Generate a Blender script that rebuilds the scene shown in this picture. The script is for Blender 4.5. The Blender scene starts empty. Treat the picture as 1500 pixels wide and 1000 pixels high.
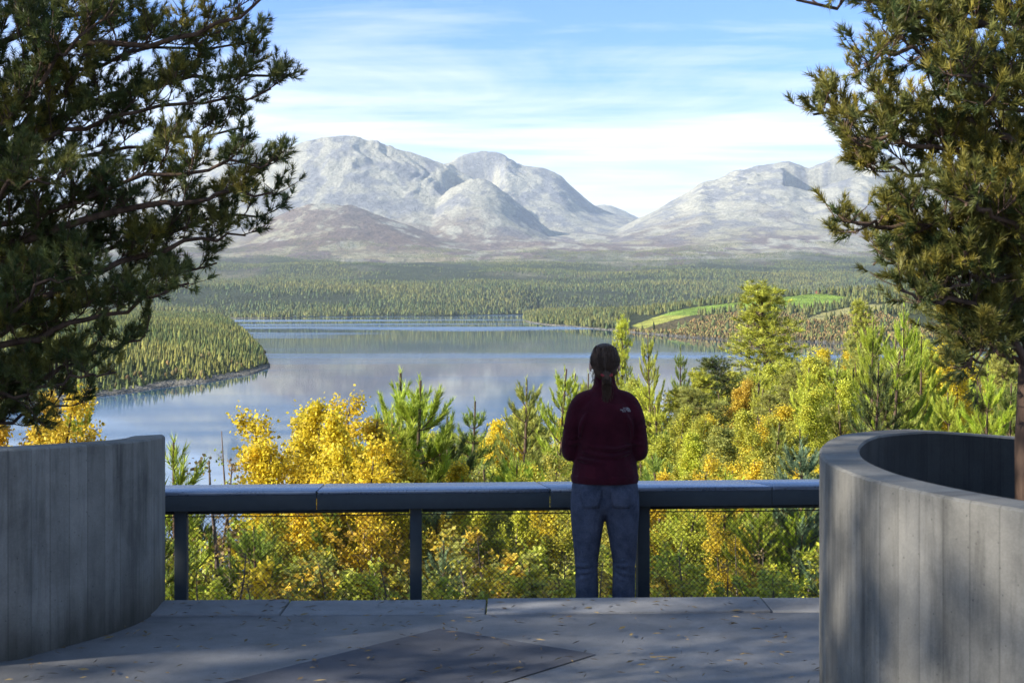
import bpy, math, random
import numpy as np
from mathutils import Vector
random.seed(7)
RNG = np.random.default_rng(7)
scene = bpy.context.scene
COL = scene.collection
R = math.radians

# ------------------------------------------------------------------ camera
F = 2083.0          # focal length in pixels of the 1500 px wide photograph (50 mm lens)
CZ = 1.55           # eye height above the paved terrace (terrace top is z = 0)
HY = 442.0          # row of the true horizon
cam = bpy.data.cameras.new('camera')
cam_ob = bpy.data.objects.new('camera', cam)
COL.objects.link(cam_ob)
cam_ob.location = (0, 0, CZ)
cam_ob.rotation_euler = (R(90), 0, 0)
cam.sensor_width = 36.0
cam.lens = 36.0 * F / 1500.0
cam.shift_y = -(500 - HY) / 1500.0
cam.clip_start = 0.05
cam.clip_end = 60000
cam.dof.use_dof = True
cam.dof.focus_distance = 22.0
cam.dof.aperture_fstop = 9.0
scene.camera = cam_ob

# ------------------------------------------------------------------ light
SUN_EL = R(27)
SUN_AZ = math.atan2(-0.94, -0.34)      # sun stands behind the viewer's left shoulder (angle from +Y towards +X)
sun_dir = Vector((math.sin(SUN_AZ) * math.cos(SUN_EL), math.cos(SUN_AZ) * math.cos(SUN_EL), math.sin(SUN_EL)))
sun = bpy.data.lights.new('sun', 'SUN')
sun.energy = 4.8
sun.angle = R(0.53)
sun.color = (1.0, 0.95, 0.86)
sun_ob = bpy.data.objects.new('sun', sun)
COL.objects.link(sun_ob)
sun_ob.rotation_euler = (-sun_dir).to_track_quat('-Z', 'Y').to_euler()
sun_ob.location = (-30, -20, 40)

world = bpy.data.worlds.new('World')
scene.world = world
world.use_nodes = True
wt = world.node_tree
for n in list(wt.nodes): wt.nodes.remove(n)
def wn(t, **k):
    n = wt.nodes.new(t)
    for a, v in k.items(): setattr(n, a, v)
    return n
out = wn('ShaderNodeOutputWorld'); bg = wn('ShaderNodeBackground')
sky = wn('ShaderNodeTexSky'); sky.sky_type = 'NISHITA'; sky.sun_disc = False
sky.sun_elevation = SUN_EL; sky.sun_rotation = SUN_AZ
sky.air_density = 1.0; sky.dust_density = 0.35; sky.ozone_density = 1.2; sky.altitude = 700
SKY_STRENGTH = 0.12
bg.inputs['Strength'].default_value = SKY_STRENGTH
tc = wn('ShaderNodeTexCoord')
sep = wn('ShaderNodeSeparateXYZ'); wt.links.new(tc.outputs['Generated'], sep.inputs[0])
def wm(op, a, b=None, clamp=False):
    n = wn('ShaderNodeMath', operation=op); n.use_clamp = clamp
    for i, v in enumerate((a, b)):
        if v is None: continue
        if isinstance(v, (int, float)): n.inputs[i].default_value = v
        else: wt.links.new(v, n.inputs[i])
    return n.outputs[0]
# cirrus sheet: project the view direction onto a high plane, streaks run across the view
zz = wm('MAXIMUM', sep.outputs['Z'], 0.0); zd = wm('ADD', zz, 0.045)
cx = wm('DIVIDE', sep.outputs['X'], zd); cy = wm('DIVIDE', sep.outputs['Y'], zd)
comb = wn('ShaderNodeCombineXYZ'); wt.links.new(cx, comb.inputs[0]); wt.links.new(cy, comb.inputs[1])
mp = wn('ShaderNodeMapping'); wt.links.new(comb.outputs[0], mp.inputs[0])
mp.inputs['Rotation'].default_value = (0, 0, R(-20)); mp.inputs['Scale'].default_value = (0.30, 0.70, 1); mp.inputs['Location'].default_value = (3.1, 1.7, 0)
n1 = wn('ShaderNodeTexNoise'); n1.inputs['Scale'].default_value = 1.0; n1.inputs['Detail'].default_value = 8; n1.inputs['Roughness'].default_value = 0.62; n1.inputs['Distortion'].default_value = 0.9
wt.links.new(mp.outputs[0], n1.inputs['Vector'])
mp2 = wn('ShaderNodeMapping'); wt.links.new(comb.outputs[0], mp2.inputs[0])
mp2.inputs['Rotation'].default_value = (0, 0, R(14)); mp2.inputs['Scale'].default_value = (0.9, 2.6, 1)
n2 = wn('ShaderNodeTexNoise'); n2.inputs['Scale'].default_value = 1.3; n2.inputs['Detail'].default_value = 6; n2.inputs['Roughness'].default_value = 0.6
wt.links.new(mp2.outputs[0], n2.inputs['Vector'])
dens = wm('ADD', wm('MULTIPLY', n1.outputs['Fac'], 0.72), wm('MULTIPLY', n2.outputs['Fac'], 0.28))
# the sheet looks denser where one looks through it slantwise, near the horizon
thr = wm('ADD', 0.215, wm('MULTIPLY', wm('POWER', wm('MINIMUM', zz, 0.215), 2.0), 7.4))
cov = wm('MULTIPLY', wm('SUBTRACT', dens, thr), 3.6, True)
cov = wm('MULTIPLY', cov, 0.92, True)
mixc = wn('ShaderNodeMix', data_type='RGBA')
wt.links.new(cov, mixc.inputs['Factor'])
tint = wn('ShaderNodeMix', data_type='RGBA', blend_type='MULTIPLY'); tint.inputs['Factor'].default_value = 1.0
wt.links.new(sky.outputs[0], tint.inputs['A']); tint.inputs['B'].default_value = (0.32, 0.54, 0.98, 1); wt.links.new(wm('SUBTRACT', 1.0, wm('MULTIPLY', wm('SUBTRACT', zz, 0.25), 3.0, True), True), tint.inputs['Factor'])
wt.links.new(tint.outputs['Result'], mixc.inputs['A'])
mixc.inputs['B'].default_value = (4.8, 4.95, 5.1, 1)
wt.links.new(mixc.outputs['Result'], bg.inputs['Color'])
wt.links.new(bg.outputs[0], out.inputs['Surface'])

scene.view_settings.view_transform = 'Standard'
scene.view_settings.look = 'None'
scene.view_settings.gamma = 1
scene.view_settings.exposure = 1.22

# ------------------------------------------------------------------ helpers
def W(px, py, Y):
    """world point that stands at distance Y on the sight line of photo pixel (px, py)"""
    return Vector(((px - 750) * Y / F, Y, CZ - (py - HY) * Y / F))

def tag(o, label=None, cat=None, group=None, kind=None):
    if label: o['label'] = label
    if cat: o['category'] = cat
    if group: o['group'] = group
    if kind: o['kind'] = kind
    return o

def empty(name, loc=(0, 0, 0), rz=0):
    o = bpy.data.objects.new(name, None)
    o.empty_display_size = 0.2
    COL.objects.link(o); o.location = loc; o.rotation_euler = (0, 0, rz)
    return o

class MB:
    """collects numpy geometry into ONE mesh"""
    def __init__(s): s.v = []; s.f = {3: [], 4: []}; s.n = 0; s.at = []; s.ngons = []
    def add(s, v, f, at=None):
        v = np.asarray(v, dtype=np.float32).reshape(-1, 3)
        f = np.asarray(f, dtype=np.int64)
        s.v.append(v); s.f[f.shape[1]].append(f + s.n); s.n += len(v)
        a = np.zeros((len(v), 2), np.float32) if at is None else np.broadcast_to(np.asarray(at, np.float32), (len(v), 2))
        s.at.append(a)
    def ngon(s, v):
        v = np.asarray(v, dtype=np.float32); s.ngons.append(np.arange(len(v)) + s.n); s.v.append(v); s.n += len(v)
        s.at.append(np.zeros((len(v), 2), np.float32))
    def box(s, x0, x1, y0, y1, z0, z1):
        v = [(x, y, z) for z in (z0, z1) for y in (y0, y1) for x in (x0, x1)]
        s.add(v, [(0, 2, 3, 1), (4, 5, 7, 6), (0, 1, 5, 4), (2, 6, 7, 3), (0, 4, 6, 2), (1, 3, 7, 5)])
    def tube(s, pts, rad, sides=6, cap=True, at=None):
        pts = np.asarray([tuple(p) for p in pts], float); n = len(pts)
        rad = np.broadcast_to(np.asarray(rad, float), (n,))
        t = np.gradient(pts, axis=0); t /= np.linalg.norm(t, axis=1)[:, None] + 1e-9
        up = np.array([0, 0, 1.0]) if abs(t[0][2]) < 0.9 else np.array([1.0, 0, 0])
        a = np.cross(t, up); a /= np.linalg.norm(a, axis=1)[:, None] + 1e-9
        b = np.cross(t, a)
        th = np.linspace(0, 2 * np.pi, sides, endpoint=False)
        ring = pts[:, None] + rad[:, None, None] * (np.cos(th)[None, :, None] * a[:, None] + np.sin(th)[None, :, None] * b[:, None])
        i = np.arange(n - 1)[:, None] * sides; j = np.arange(sides)[None]; k = (j + 1) % sides
        q = np.stack([i + j, i + k, i + sides + k, i + sides + j], -1).reshape(-1, 4)
        s.add(ring.reshape(-1, 3), q, at)
        if cap and rad[-1] > 0.004: s.ngon(ring[-1]); s.ngon(ring[0][::-1])
    def build(s, name, mat=None, parent=None, smooth=False, attrs=False):
        me = bpy.data.meshes.new(name)
        v = np.concatenate(s.v) if s.v else np.zeros((0, 3))
        me.vertices.add(len(v)); me.vertices.foreach_set('co', v.ravel())
        t = np.concatenate(s.f[3]) if s.f[3] else np.zeros((0, 3), int)
        q = np.concatenate(s.f[4]) if s.f[4] else np.zeros((0, 4), int)
        li = [t.ravel(), q.ravel()] + [g for g in s.ngons]
        cnt = [np.full(len(t), 3), np.full(len(q), 4), np.array([len(g) for g in s.ngons], int)]
        cnt = np.concatenate(cnt); li = np.concatenate(li)
        me.loops.add(len(li)); me.loops.foreach_set('vertex_index', li.astype(np.int32))
        st = np.concatenate([[0], np.cumsum(cnt)[:-1]]) if len(cnt) else np.zeros(0)
        me.polygons.add(len(cnt)); me.polygons.foreach_set('loop_start', st.astype(np.int32))
        if smooth: me.polygons.foreach_set('use_smooth', np.ones(len(cnt), bool))
        me.update(calc_edges=True); me.validate()
        if attrs:
            A = np.concatenate(s.at)
            for i, nm in enumerate(('tint', 'hue')):
                at = me.attributes.new(nm, 'FLOAT', 'POINT'); at.data.foreach_set('value', A[:, i].astype(np.float32).copy())
        if mat: me.materials.append(mat)
        o = bpy.data.objects.new(name, me); COL.objects.link(o)
        if parent: o.parent = parent
        return o

def bevel(o, w=0.006, seg=2):
    m = o.modifiers.new('bevel', 'BEVEL'); m.width = w; m.segments = seg; m.limit_method = 'ANGLE'; m.angle_limit = R(35)
    return o

# numpy gradient noise
_perm = RNG.permutation(512)
_g = RNG.normal(size=(512, 2)); _g /= np.linalg.norm(_g, axis=1)[:, None]
def noise2(x, y):
    xi = np.floor(x).astype(int); yi = np.floor(y).astype(int); xf = x - xi; yf = y - yi
    def gr(i, j):
        h = _perm[(_perm[i & 511] + j) & 511]
        return _g[h]
    def d(i, j, a, b):
        g = gr(i, j); return g[..., 0] * a + g[..., 1] * b
    u = xf ** 3 * (xf * (xf * 6 - 15) + 10); v = yf ** 3 * (yf * (yf * 6 - 15) + 10)
    n00 = d(xi, yi, xf, yf); n10 = d(xi + 1, yi, xf - 1, yf); n01 = d(xi, yi + 1, xf, yf - 1); n11 = d(xi + 1, yi + 1, xf - 1, yf - 1)
    return ((n00 * (1 - u) + n10 * u) * (1 - v) + (n01 * (1 - u) + n11 * u) * v) * 1.5
def fbm(x, y, o=5, g=0.5):
    s = 0; a = 1
    for k in range(o): s = s + a * noise2(x * 2 ** k + 13.7 * k, y * 2 ** k + 7.1 * k); a *= g
    return s
def ridged(x, y, o=5, g=0.5):
    s = 0; a = 1
    for k in range(o): s = s + a * (1 - np.abs(noise2(x * 2 ** k + 3.7 * k, y * 2 ** k + 17.1 * k)) * 2); a *= g
    return s / 2
def ss(a, b, x):
    t = np.clip((x - a) / (b - a), 0, 1); return t * t * (3 - 2 * t)

# ---- material helpers
def mat(name):
    m = bpy.data.materials.new(name); m.use_nodes = True
    nt = m.node_tree
    for n in list(nt.nodes): nt.nodes.remove(n)
    o = nt.nodes.new('ShaderNodeOutputMaterial')
    return m, nt, o
class NT:
    def __init__(s, name):
        s.m, s.t, s.o = mat(name)
    def n(s, typ, ins=None, **k):
        n = s.t.nodes.new(typ)
        for a, v in k.items(): setattr(n, a, v)
        for a, v in (ins or {}).items():
            if hasattr(v, 'is_linked') or hasattr(v, 'links'): s.t.links.new(v, n.inputs[a])
            else: n.inputs[a].default_value = v
        return n
    def math(s, op, a, b=0.0, clamp=False):
        n = s.n('ShaderNodeMath', {0: a, 1: b}, operation=op); n.use_clamp = clamp; return n.outputs[0]
    def noise(s, vec, scale, detail=5, rough=0.55, dist=0.0):
        return s.n('ShaderNodeTexNoise', {'Vector': vec, 'Scale': scale, 'Detail': detail, 'Roughness': rough, 'Distortion': dist}).outputs['Fac']
    def ramp(s, fac, stops, interp='LINEAR'):
        n = s.n('ShaderNodeValToRGB', {'Fac': fac}); cr = n.color_ramp; cr.interpolation = interp
        while len(cr.elements) < len(stops): cr.elements.new(0.5)
        for e, (p, c) in zip(cr.elements, stops):
            e.position = p; e.color = (c, c, c, 1) if isinstance(c, (int, float)) else (*c, 1)
        return n.outputs['Color']
    def mix(s, fac, a, b, blend='MIX'):
        n = s.n('ShaderNodeMix', {'Factor': fac}, data_type='RGBA', blend_type=blend)
        for k, v in (('A', a), ('B', b)):
            i = [x for x in n.inputs if x.name == k and x.type == 'RGBA'][0]
            if isinstance(v, tuple): i.default_value = (*v, 1) if len(v) == 3 else v
            else: s.t.links.new(v, i)
        return [x for x in n.outputs if x.type == 'RGBA'][0]
    def map(s, vec, scale=(1, 1, 1), rot=(0, 0, 0), loc=(0, 0, 0)):
        return s.n('ShaderNodeMapping', {'Vector': vec, 'Scale': scale, 'Rotation': rot, 'Location': loc}).outputs[0]
    def bump(s, h, strength=0.3, dist=0.01):
        return s.n('ShaderNodeBump', {'Height': h, 'Strength': strength, 'Distance': dist}).outputs[0]
    def done(s, col, rough=0.8, normal=None, spec=0.3, metal=0.0, sheen=0.0):
        p = s.n('ShaderNodeBsdfPrincipled', {'Metallic': metal, 'Specular IOR Level': spec})
        for k, v in (('Base Color', col), ('Roughness', rough)):
            if isinstance(v, tuple): p.inputs[k].default_value = (*v, 1)
            elif isinstance(v, (int, float)): p.inputs[k].default_value = v
            else: s.t.links.new(v, p.inputs[k])
        if sheen: p.inputs['Sheen Weight'].default_value = sheen
        if normal is not None: s.t.links.new(normal, p.inputs['Normal'])
        s.t.links.new(p.outputs[0], s.o.inputs['Surface'])
        return s.m
    @property
    def obj(s): return s.n('ShaderNodeTexCoord').outputs['Object']
    @property
    def pos(s): return s.n('ShaderNodeNewGeometry').outputs['Position']
# ------------------------------------------------------------------ terrain
LAKE = -28.5
def interp_px(pts, px):
    xs = [p[0] for p in pts]; ys = [p[1] for p in pts]
    return np.interp(px, xs, ys)
def yl(py): return (CZ - LAKE) * F / (py - HY)      # distance of a lake-level point seen at row py
SH_NEAR = [(-400, 75), (400, 80), (560, 95), (760, 120), (950, 160), (1200, 190), (1900, 230)]
SH_PEN1 = [(-400, 330), (0, yl(604)), (120, yl(583)), (170, yl(577)), (250, yl(565)), (300, yl(560)), (340, yl(552)), (372, yl(546)), (393, yl(540)), (396, yl(538)), (397, 1e5)]
SH_PEN2 = [(-400, 5000), (280, 5000), (330, 2200), (360, 1250), (383, 900), (392, 740), (396, 672), (397, 1e5)]
SH_FAR = [(-400, 2600), (300, yl(466)), (345, yl(466.5)), (420, yl(465.5)), (520, yl(463)), (640, yl(462.5)), (700, yl(461.5)), (762, yl(460.5)), (790, yl(459)), (2000, 3300)]
SH_PENR = [(763, 1e5), (767, yl(470)), (775, yl(472.5)), (800, yl(476)), (830, yl(478)), (850, yl(480)), (900, yl(484)), (950, yl(489)), (1000, yl(493)), (1060, yl(497)), (1110, yl(500)), (1160, yl(499)), (1230, yl(502)), (1320, yl(506)), (1900, yl(520))]
PENR_TOP = [(763, 0), (770, 3), (800, 8), (870, 14), (930, 16), (1000, 25), (1080, 34), (1150, 38), (1230, 40), (1400, 46), (1900, 60)]

def layer(u_px, Y, base, crest_px, Yc, Yf, power, back=2500, drop=600):
    py = sum(w_ * interp_px(crest_px, u_px + k_) for k_, w_ in ((-9, .12), (-4.5, .23), (0, .30), (4.5, .23), (9, .12)))
    Zc = CZ + (HY - py) * Yc / F
    bC = base_far(np.full_like(Y, Yc))
    t = np.clip((Y - Yf) / (Yc - Yf), 0, 1)
    z = base + np.maximum(Zc - bC, -50) * t ** power
    z = np.where(Y > Yc, Zc - ((Y - Yc) / back) ** 1.3 * drop, z)
    return np.where(Y < Yf, -1e4, z)
def base_far(Y):
    return LAKE + 1.5 + np.where(Y < 6500, 0.0575 * np.maximum(Y - 2950, 0), 0.0575 * 3550 + 0.072 * (Y - 6500))

L_A = [(-400, 330), (0, 318), (120, 295), (220, 262), (300, 228), (318, 216), (345, 209), (375, 209), (405, 212), (440, 216), (520, 232), (700, 300), (900, 380)]
L_B = [(-400, 360), (150, 338), (240, 305), (300, 272), (330, 256), (360, 244), (392, 228), (430, 213), (460, 203), (490, 197.5), (515, 198), (545, 206), (575, 216), (610, 226), (650, 241), (690, 258), (740, 290), (800, 330), (840, 352), (900, 372), (1100, 400)]
L_B2 = [(520, 390), (580, 345), (625, 305), (650, 281), (668, 268), (690, 262), (712, 264), (735, 278), (760, 300), (785, 322), (808, 342), (822, 351), (850, 366), (900, 380), (1000, 395)]
L_C = [(500, 330), (600, 270), (640, 244), (660, 236), (680, 227), (702, 221), (728, 221), (745, 231), (760, 240), (785, 244), (806, 248), (822, 256), (838, 272), (860, 293), (885, 307), (910, 315), (935, 321), (980, 345), (1100, 380)]
L_D = [(780, 330), (860, 305), (876, 297), (884, 300), (890, 298), (903, 305), (915, 309), (928, 316), (945, 322), (1000, 340), (1100, 360)]
L_E = [(250, 372), (330, 352), (370, 335), (400, 318), (440, 303), (480, 297), (510, 299), (545, 310), (585, 326), (640, 345), (720, 362), (820, 374), (900, 384)]
L_F = [(780, 385), (860, 352), (900, 338), (935, 320), (965, 305), (1000, 286), (1015, 275), (1025, 265), (1045, 263), (1070, 253), (1100, 245), (1140, 237), (1160, 236), (1172, 240), (1184, 248), (1200, 241), (1230, 225), (1256, 213), (1275, 213), (1300, 226), (1345, 240), (1400, 232), (1500, 236), (1700, 250), (1900, 300)]
L_G = [(600, 392), (760, 382), (860, 372), (930, 360), (990, 342), (1050, 330), (1120, 322), (1200, 318), (1300, 322), (1500, 330), (1900, 350)]

def near_ground(X, Y):
    px = 750 + F * X / np.maximum(Y, 9.0)
    px = np.clip(px, -900, 2400)
    shore = interp_px(SH_NEAR, px)
    t = np.clip((Y - 8.6) / (shore - 8.6), 0, 1)
    z = -1.35 + (LAKE + 1.35) * t ** 0.93
    z = z + 0.25 * noise2(X * 0.4, Y * 0.4) * np.clip((Y - 8) / 8, 0, 1) + 0.9 * noise2(X * 0.06 + 5, Y * 0.06) * np.clip((Y - 10) / 40, 0, 1)
    return np.where(Y < 8.6, -1.35 + 0 * Y, z)

def cirque(px, Y, p0, p1, Y0, Y1, depth, soft=12):
    a = ss(p0, p0 + soft, px) * (1 - ss(p1 - 40, p1, px))
    b = ss(Y0, Y0 + 450, Y) * (1 - ss(Y1 - 160, Y1, Y))
    return depth * a * b

def terrain(X, Y):
    X = np.asarray(X, float); Y = np.asarray(Y, float)
    Ys = np.maximum(Y, 9.0)
    px = 750 + F * X / Ys
    z = near_ground(X, Y)
    wob = 1.0 + 0.012 * noise2(X * 0.02, Y * 0.02) + 0.02 * noise2(X * 0.005, Y * 0.005)
    z = np.where(Y > interp_px(SH_NEAR, px), LAKE - 0.03 * (Y - interp_px(SH_NEAR, px)) - 0.3, z)
    z = np.maximum(z, LAKE - 6)
    # left peninsula
    p1 = interp_px(SH_PEN1, px) * wob; p2 = interp_px(SH_PEN2, px)
    d = np.minimum(Y - p1, (p2 - Y))
    hp = LAKE + np.clip(d * 0.10, -4, 1e9)
    hp = np.where(d > 0, LAKE + np.interp(px, [100, 250, 330, 396], [15, 11, 6.5, 2]) * (1 - np.exp(-np.maximum(d, 0) / 170)) + 0.4, hp)
    hp += np.where(d > 20, 1.6 * noise2(X * 0.012, Y * 0.012), 0)
    ok = px < 397
    z = np.where(ok, np.maximum(z, hp), z)
    # far shore, valley floor and its slow rise
    f = interp_px(SH_FAR, px) * (1 + 0.012 * noise2(X * 0.004, Y * 0.001))
    bf = base_far(Y) - (base_far(f) - LAKE) * np.exp(-(Y - f) / 500.0) + 0.6
    bf = bf + np.clip((Y - f) / 1500, 0, 1) * (24 * fbm(X * 0.0011, Y * 0.0009, 4))
    z = np.where(Y > f, np.maximum(z, bf), z)
    # right peninsula
    r = interp_px(SH_PENR, px) * (1 + 0.006 * noise2(X * 0.02, Y * 0.01))
    top = interp_px(PENR_TOP, px)
    dr = Y - r
    tt = np.clip(dr / 620, 0, 1)
    hr = LAKE + 0.5 + top * np.where(dr < 620, 0.25 * np.sqrt(tt) + 0.75 * tt ** 1.25, np.maximum(1 - (dr - 620) / 1400, 0.35)) + 0.8 * noise2(X * 0.01, Y * 0.01) * tt
    z = np.where((px > 763) & (dr > 0), np.maximum(z, hr), z)
    # mountains
    far = Y > 6800
    bb = base_far(Y)
    M = np.full_like(z, -1e4)
    wx = X + 260 * fbm(X * 0.0007, Y * 0.0007, 3); 
    pxw = px + 5.0 * fbm(X * 0.0012 + 9, Y * 0.0012, 3) + 2.0 * fbm(X * 0.006 + 2, Y * 0.004, 3)
    LY = [(L_A, 15500, 11500, 1.2), (L_B, 12600, 9000, 1.7), (L_B2, 11300, 9300, 1.15), (L_C, 14600, 11600, 1.4), (L_D, 18500, 15500, 1.0),
          (L_E, 9700, 7600, 1.25), (L_F, 13200, 8600, 1.15), (L_G, 10200, 7200, 1.3)]
    for pts, Yc, Yf, pw in LY:
        l = layer(pxw, Y, bb, pts, Yc, Yf, pw)
        if pts is L_F: l = l - cirque(pxw, Y, 1146, 1290, 11600, 12850, 520, 10) + 40 * ridged(wx * .004, Y * .0008, 4) * cirque(pxw, Y, 1146, 1290, 11600, 12950, 1, 10)
        if pts is L_B: l = l - cirque(pxw, Y, 652, 722, 11300, 12450, 380, 10)
        if pts is L_C: l = l - cirque(pxw, Y, 660, 745, 13300, 14540, 480, 8) 
        if pts is L_A: l = l - cirque(pxw, Y, 335, 432, 14000, 15440, 560, 8)
        M = np.maximum(M, l)
    # the massif: gullies, blocky benches
    el = np.clip((M - bb) / 500, 0, 1)
    det = 34 * (ridged(wx * 0.0016, Y * 0.0011, 5, 0.55) - 0.6) + 12 * fbm(X * 0.006, Y * 0.004, 4, 0.6)
    rug = ss(-0.1, 0.5, fbm(X * 0.0006 + 3, Y * 0.0006, 2))
    gul = ridged(wx * 0.0052 + 0.4 * fbm(X * .002, Y * .0012, 3), Y * 0.0009, 5, 0.6) - 0.55
    roc = ridged(X * 0.014, Y * 0.008, 3, 0.6) - 0.5
    M = M + det * (0.12 + 0.55 * el) * (0.55 + 0.7 * rug) + 40 * gul * np.clip(el * 1.3 - 0.12, 0, 1) * ss(-0.1, 0.5, fbm(X * 0.0009 + 7, Y * 0.0007, 2) + 0.05) + 4 * roc * (0.3 + el)
    z = np.where(far, np.maximum(z, M), z)
    z = z + np.where(Y > 5200, np.clip((Y - 5200) / 2500, 0, 1) * 9 * fbm(X * 0.003, Y * 0.0022, 4, 0.6), 0)
    # back edge drop
    return z

NU_in, NU_out = 620, 46
us = np.concatenate([np.linspace(-1.1, -0.43, NU_out, endpoint=False), np.linspace(-0.43, 0.43, NU_in), np.linspace(0.43, 1.1, NU_out + 1)[1:]])
rows = np.concatenate([np.linspace(-45, 8.6, 26), np.geomspace(8.9, 60, 60), np.geomspace(61, 420, 60), np.geomspace(424, 1000, 110), np.geomspace(1005, 2600, 110),
                       np.linspace(2610, 3500, 60), np.linspace(3530, 7000, 60), np.linspace(7020, 15700, 400), np.geomspace(15800, 21000, 24)])
def srow(Y): return 0.5 * (Y + np.sqrt(Y * Y + 60.0 ** 2))
UU, YY = np.meshgrid(us, rows)
# the fan of columns is exactly radial (X = u * Y) from 200 m outwards
XX = UU * np.where(YY > 200, YY, srow(YY) * (1 - np.clip(YY / 200, 0, 1)) + YY * np.clip(YY / 200, 0, 1))
ZZ = terrain(XX, YY)
ny, nx = XX.shape
g = MB()
idx = np.arange(ny * nx).reshape(ny, nx)
q = np.stack([idx[:-1, :-1], idx[:-1, 1:], idx[1:, 1:], idx[1:, :-1]], -1).reshape(-1, 4)
g.add(np.stack([XX, YY, ZZ], -1).reshape(-1, 3), q)

# land cover colours (albedo): lichen scree, heath, forest floor, fields, shore stones
PXc = 750 + F * XX / np.maximum(YY, 9); PYc = HY - (ZZ - CZ) * F / np.maximum(YY, 9)
lichen = np.array([0.41, 0.385, 0.29]); scree = np.array([0.24, 0.235, 0.225]); heath = np.array([0.15, 0.095, 0.07]); bog = np.array([0.30, 0.26, 0.14])
floor_c = np.array([0.055, 0.065, 0.028]); fieldg = np.array([0.25, 0.36, 0.05]); fieldy = np.array([0.42, 0.38, 0.14]); stones = np.array([0.20, 0.185, 0.15]); rust = np.array([0.16, 0.12, 0.05])
def mixc_(a, b, t): return a * (1 - t[..., None]) + b * t[..., None]
n_a = fbm(XX * 0.0012, YY * 0.0007, 5, 0.6); n_b = fbm(XX * 0.0045 + 50, YY * 0.0018, 5, 0.65); n_c = fbm(XX * 0.0005 + 9, YY * 0.0004 + 4, 3)
cc = np.broadcast_to(floor_c, XX.shape + (3,)).copy()
mtn = ss(5600, 7900, YY + 1500 * n_a + 500 * n_b)
mc = mixc_(np.broadcast_to(lichen, cc.shape), np.broadcast_to(scree, cc.shape), ss(-0.2, 0.45, n_b + 0.5 * n_a))
alt = (ZZ - LAKE)
low = 1 - ss(330, 760, alt + 160 * n_a + 90 * n_b)
mc = mixc_(mc, np.broadcast_to(heath, cc.shape), low * ss(-0.25, 0.35, n_b * 0.8 + 0.5 * n_c + 0.12) * 0.8)
mc = mixc_(mc, np.broadcast_to(bog, cc.shape), low * ss(0.1, 0.4, n_a - 0.4 * n_b) * 0.75)
hillE = ss(7400, 8200, YY) * (1 - ss(9800, 10100, YY)) * ss(330, 400, PXc) * (1 - ss(600, 690, PXc)) * ss(-0.35, 0.2, n_b + 0.3)
mc = mixc_(mc, np.broadcast_to(np.array([0.17, 0.115, 0.075]), cc.shape), hillE * 0.8)
cc = mixc_(cc, mc, mtn)
# meadow cut out of the right-hand woods
def poly_mask(pts, soft=2.0):
    m = np.zeros(PXc.shape, bool); n = len(pts)
    for i in range(n):
        x0, y0 = pts[i]; x1, y1 = pts[(i + 1) % n]
        c = (y0 > PYc) != (y1 > PYc)
        with np.errstate(divide='ignore', invalid='ignore'):
            m ^= c & (PXc < (x1 - x0) * (PYc - y0) / (y1 - y0 + 1e-9) + x0)
    return m
FIELD_U = [(925, 477), (955, 466), (985, 456), (1025, 449), (1080, 443), (1130, 436), (1200, 430), (1250, 436), (1230, 446), (1180, 452), (1080, 455), (1010, 462), (960, 476), (940, 482)]
FIELD_L = [(1178, 468), (1205, 458), (1262, 446), (1330, 445), (1330, 452), (1262, 457), (1205, 470)]
inr = (YY > 1000) & (YY < 2600)
fm = poly_mask(FIELD_U) & inr; fl = poly_mask(FIELD_L) & inr
thick = poly_mask([(900, 484), (940, 478), (1000, 462), (1080, 456), (1180, 453), (1180, 468), (1290, 458), (1300, 506), (1000, 500), (900, 486)]) & inr & ~fm & ~fl
cc[thick] = rust * 0.7 + floor_c * 0.3
cc[fm] = fieldg; cc[fm & (PYc > 462)] = (0.42, 0.42, 0.08); cc[fl] = fieldy
sh = (YY > 300) & (YY < 2700) & (ZZ < LAKE + 1.3)
cc[sh] = stones
me_t = g.build('terrain', None, None, smooth=True)
ca = me_t.data.attributes.new('cover', 'FLOAT_COLOR', 'POINT')
c4 = np.ones((ny * nx, 4), np.float32); c4[:, :3] = cc.reshape(-1, 3); ca.data.foreach_set('color', c4.ravel())
T = NT('terrain_ground')
cov_ = T.n('ShaderNodeVertexColor', layer_name='cover').outputs['Color']
p = T.pos
nz = T.noise(T.map(p, (0.012, 0.005, 0.02)), 1.0, 9, 0.7)
nn = T.noise(p, 1.7, 6, 0.65)
fin = T.noise(T.map(p, (0.05, 0.02, 0.05)), 1.0, 6, 0.75)
col = T.mix(1.0, cov_, T.ramp(nz, [(0.30, 0.72), (0.55, 1.0), (0.72, 1.2)]), 'MULTIPLY')
col = T.mix(1.0, col, T.ramp(nn, [(0.3, 0.7), (0.7, 1.25)]), 'MULTIPLY')
col = T.mix(1.0, col, T.ramp(fin, [(0.35, 0.72), (0.65, 1.22)]), 'MULTIPLY')
rock = T.noise(T.map(p, (0.045, 0.02, 0.045)), 1.0, 5, 0.8)
col = T.mix(1.0, col, T.ramp(rock, [(0.36, 0.82), (0.5, 1.0), (0.66, 1.13)]), 'MULTIPLY')
bmp = T.n('ShaderNodeBump', {'Height': T.math('ADD', T.math('MULTIPLY', nz, 2.2), rock), 'Strength': 1.0, 'Distance': 14.0}).outputs[0]
me_t.data.materials.append(T.done(col, 0.95, bmp, 0.1))
tag(me_t, kind='structure')

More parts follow.
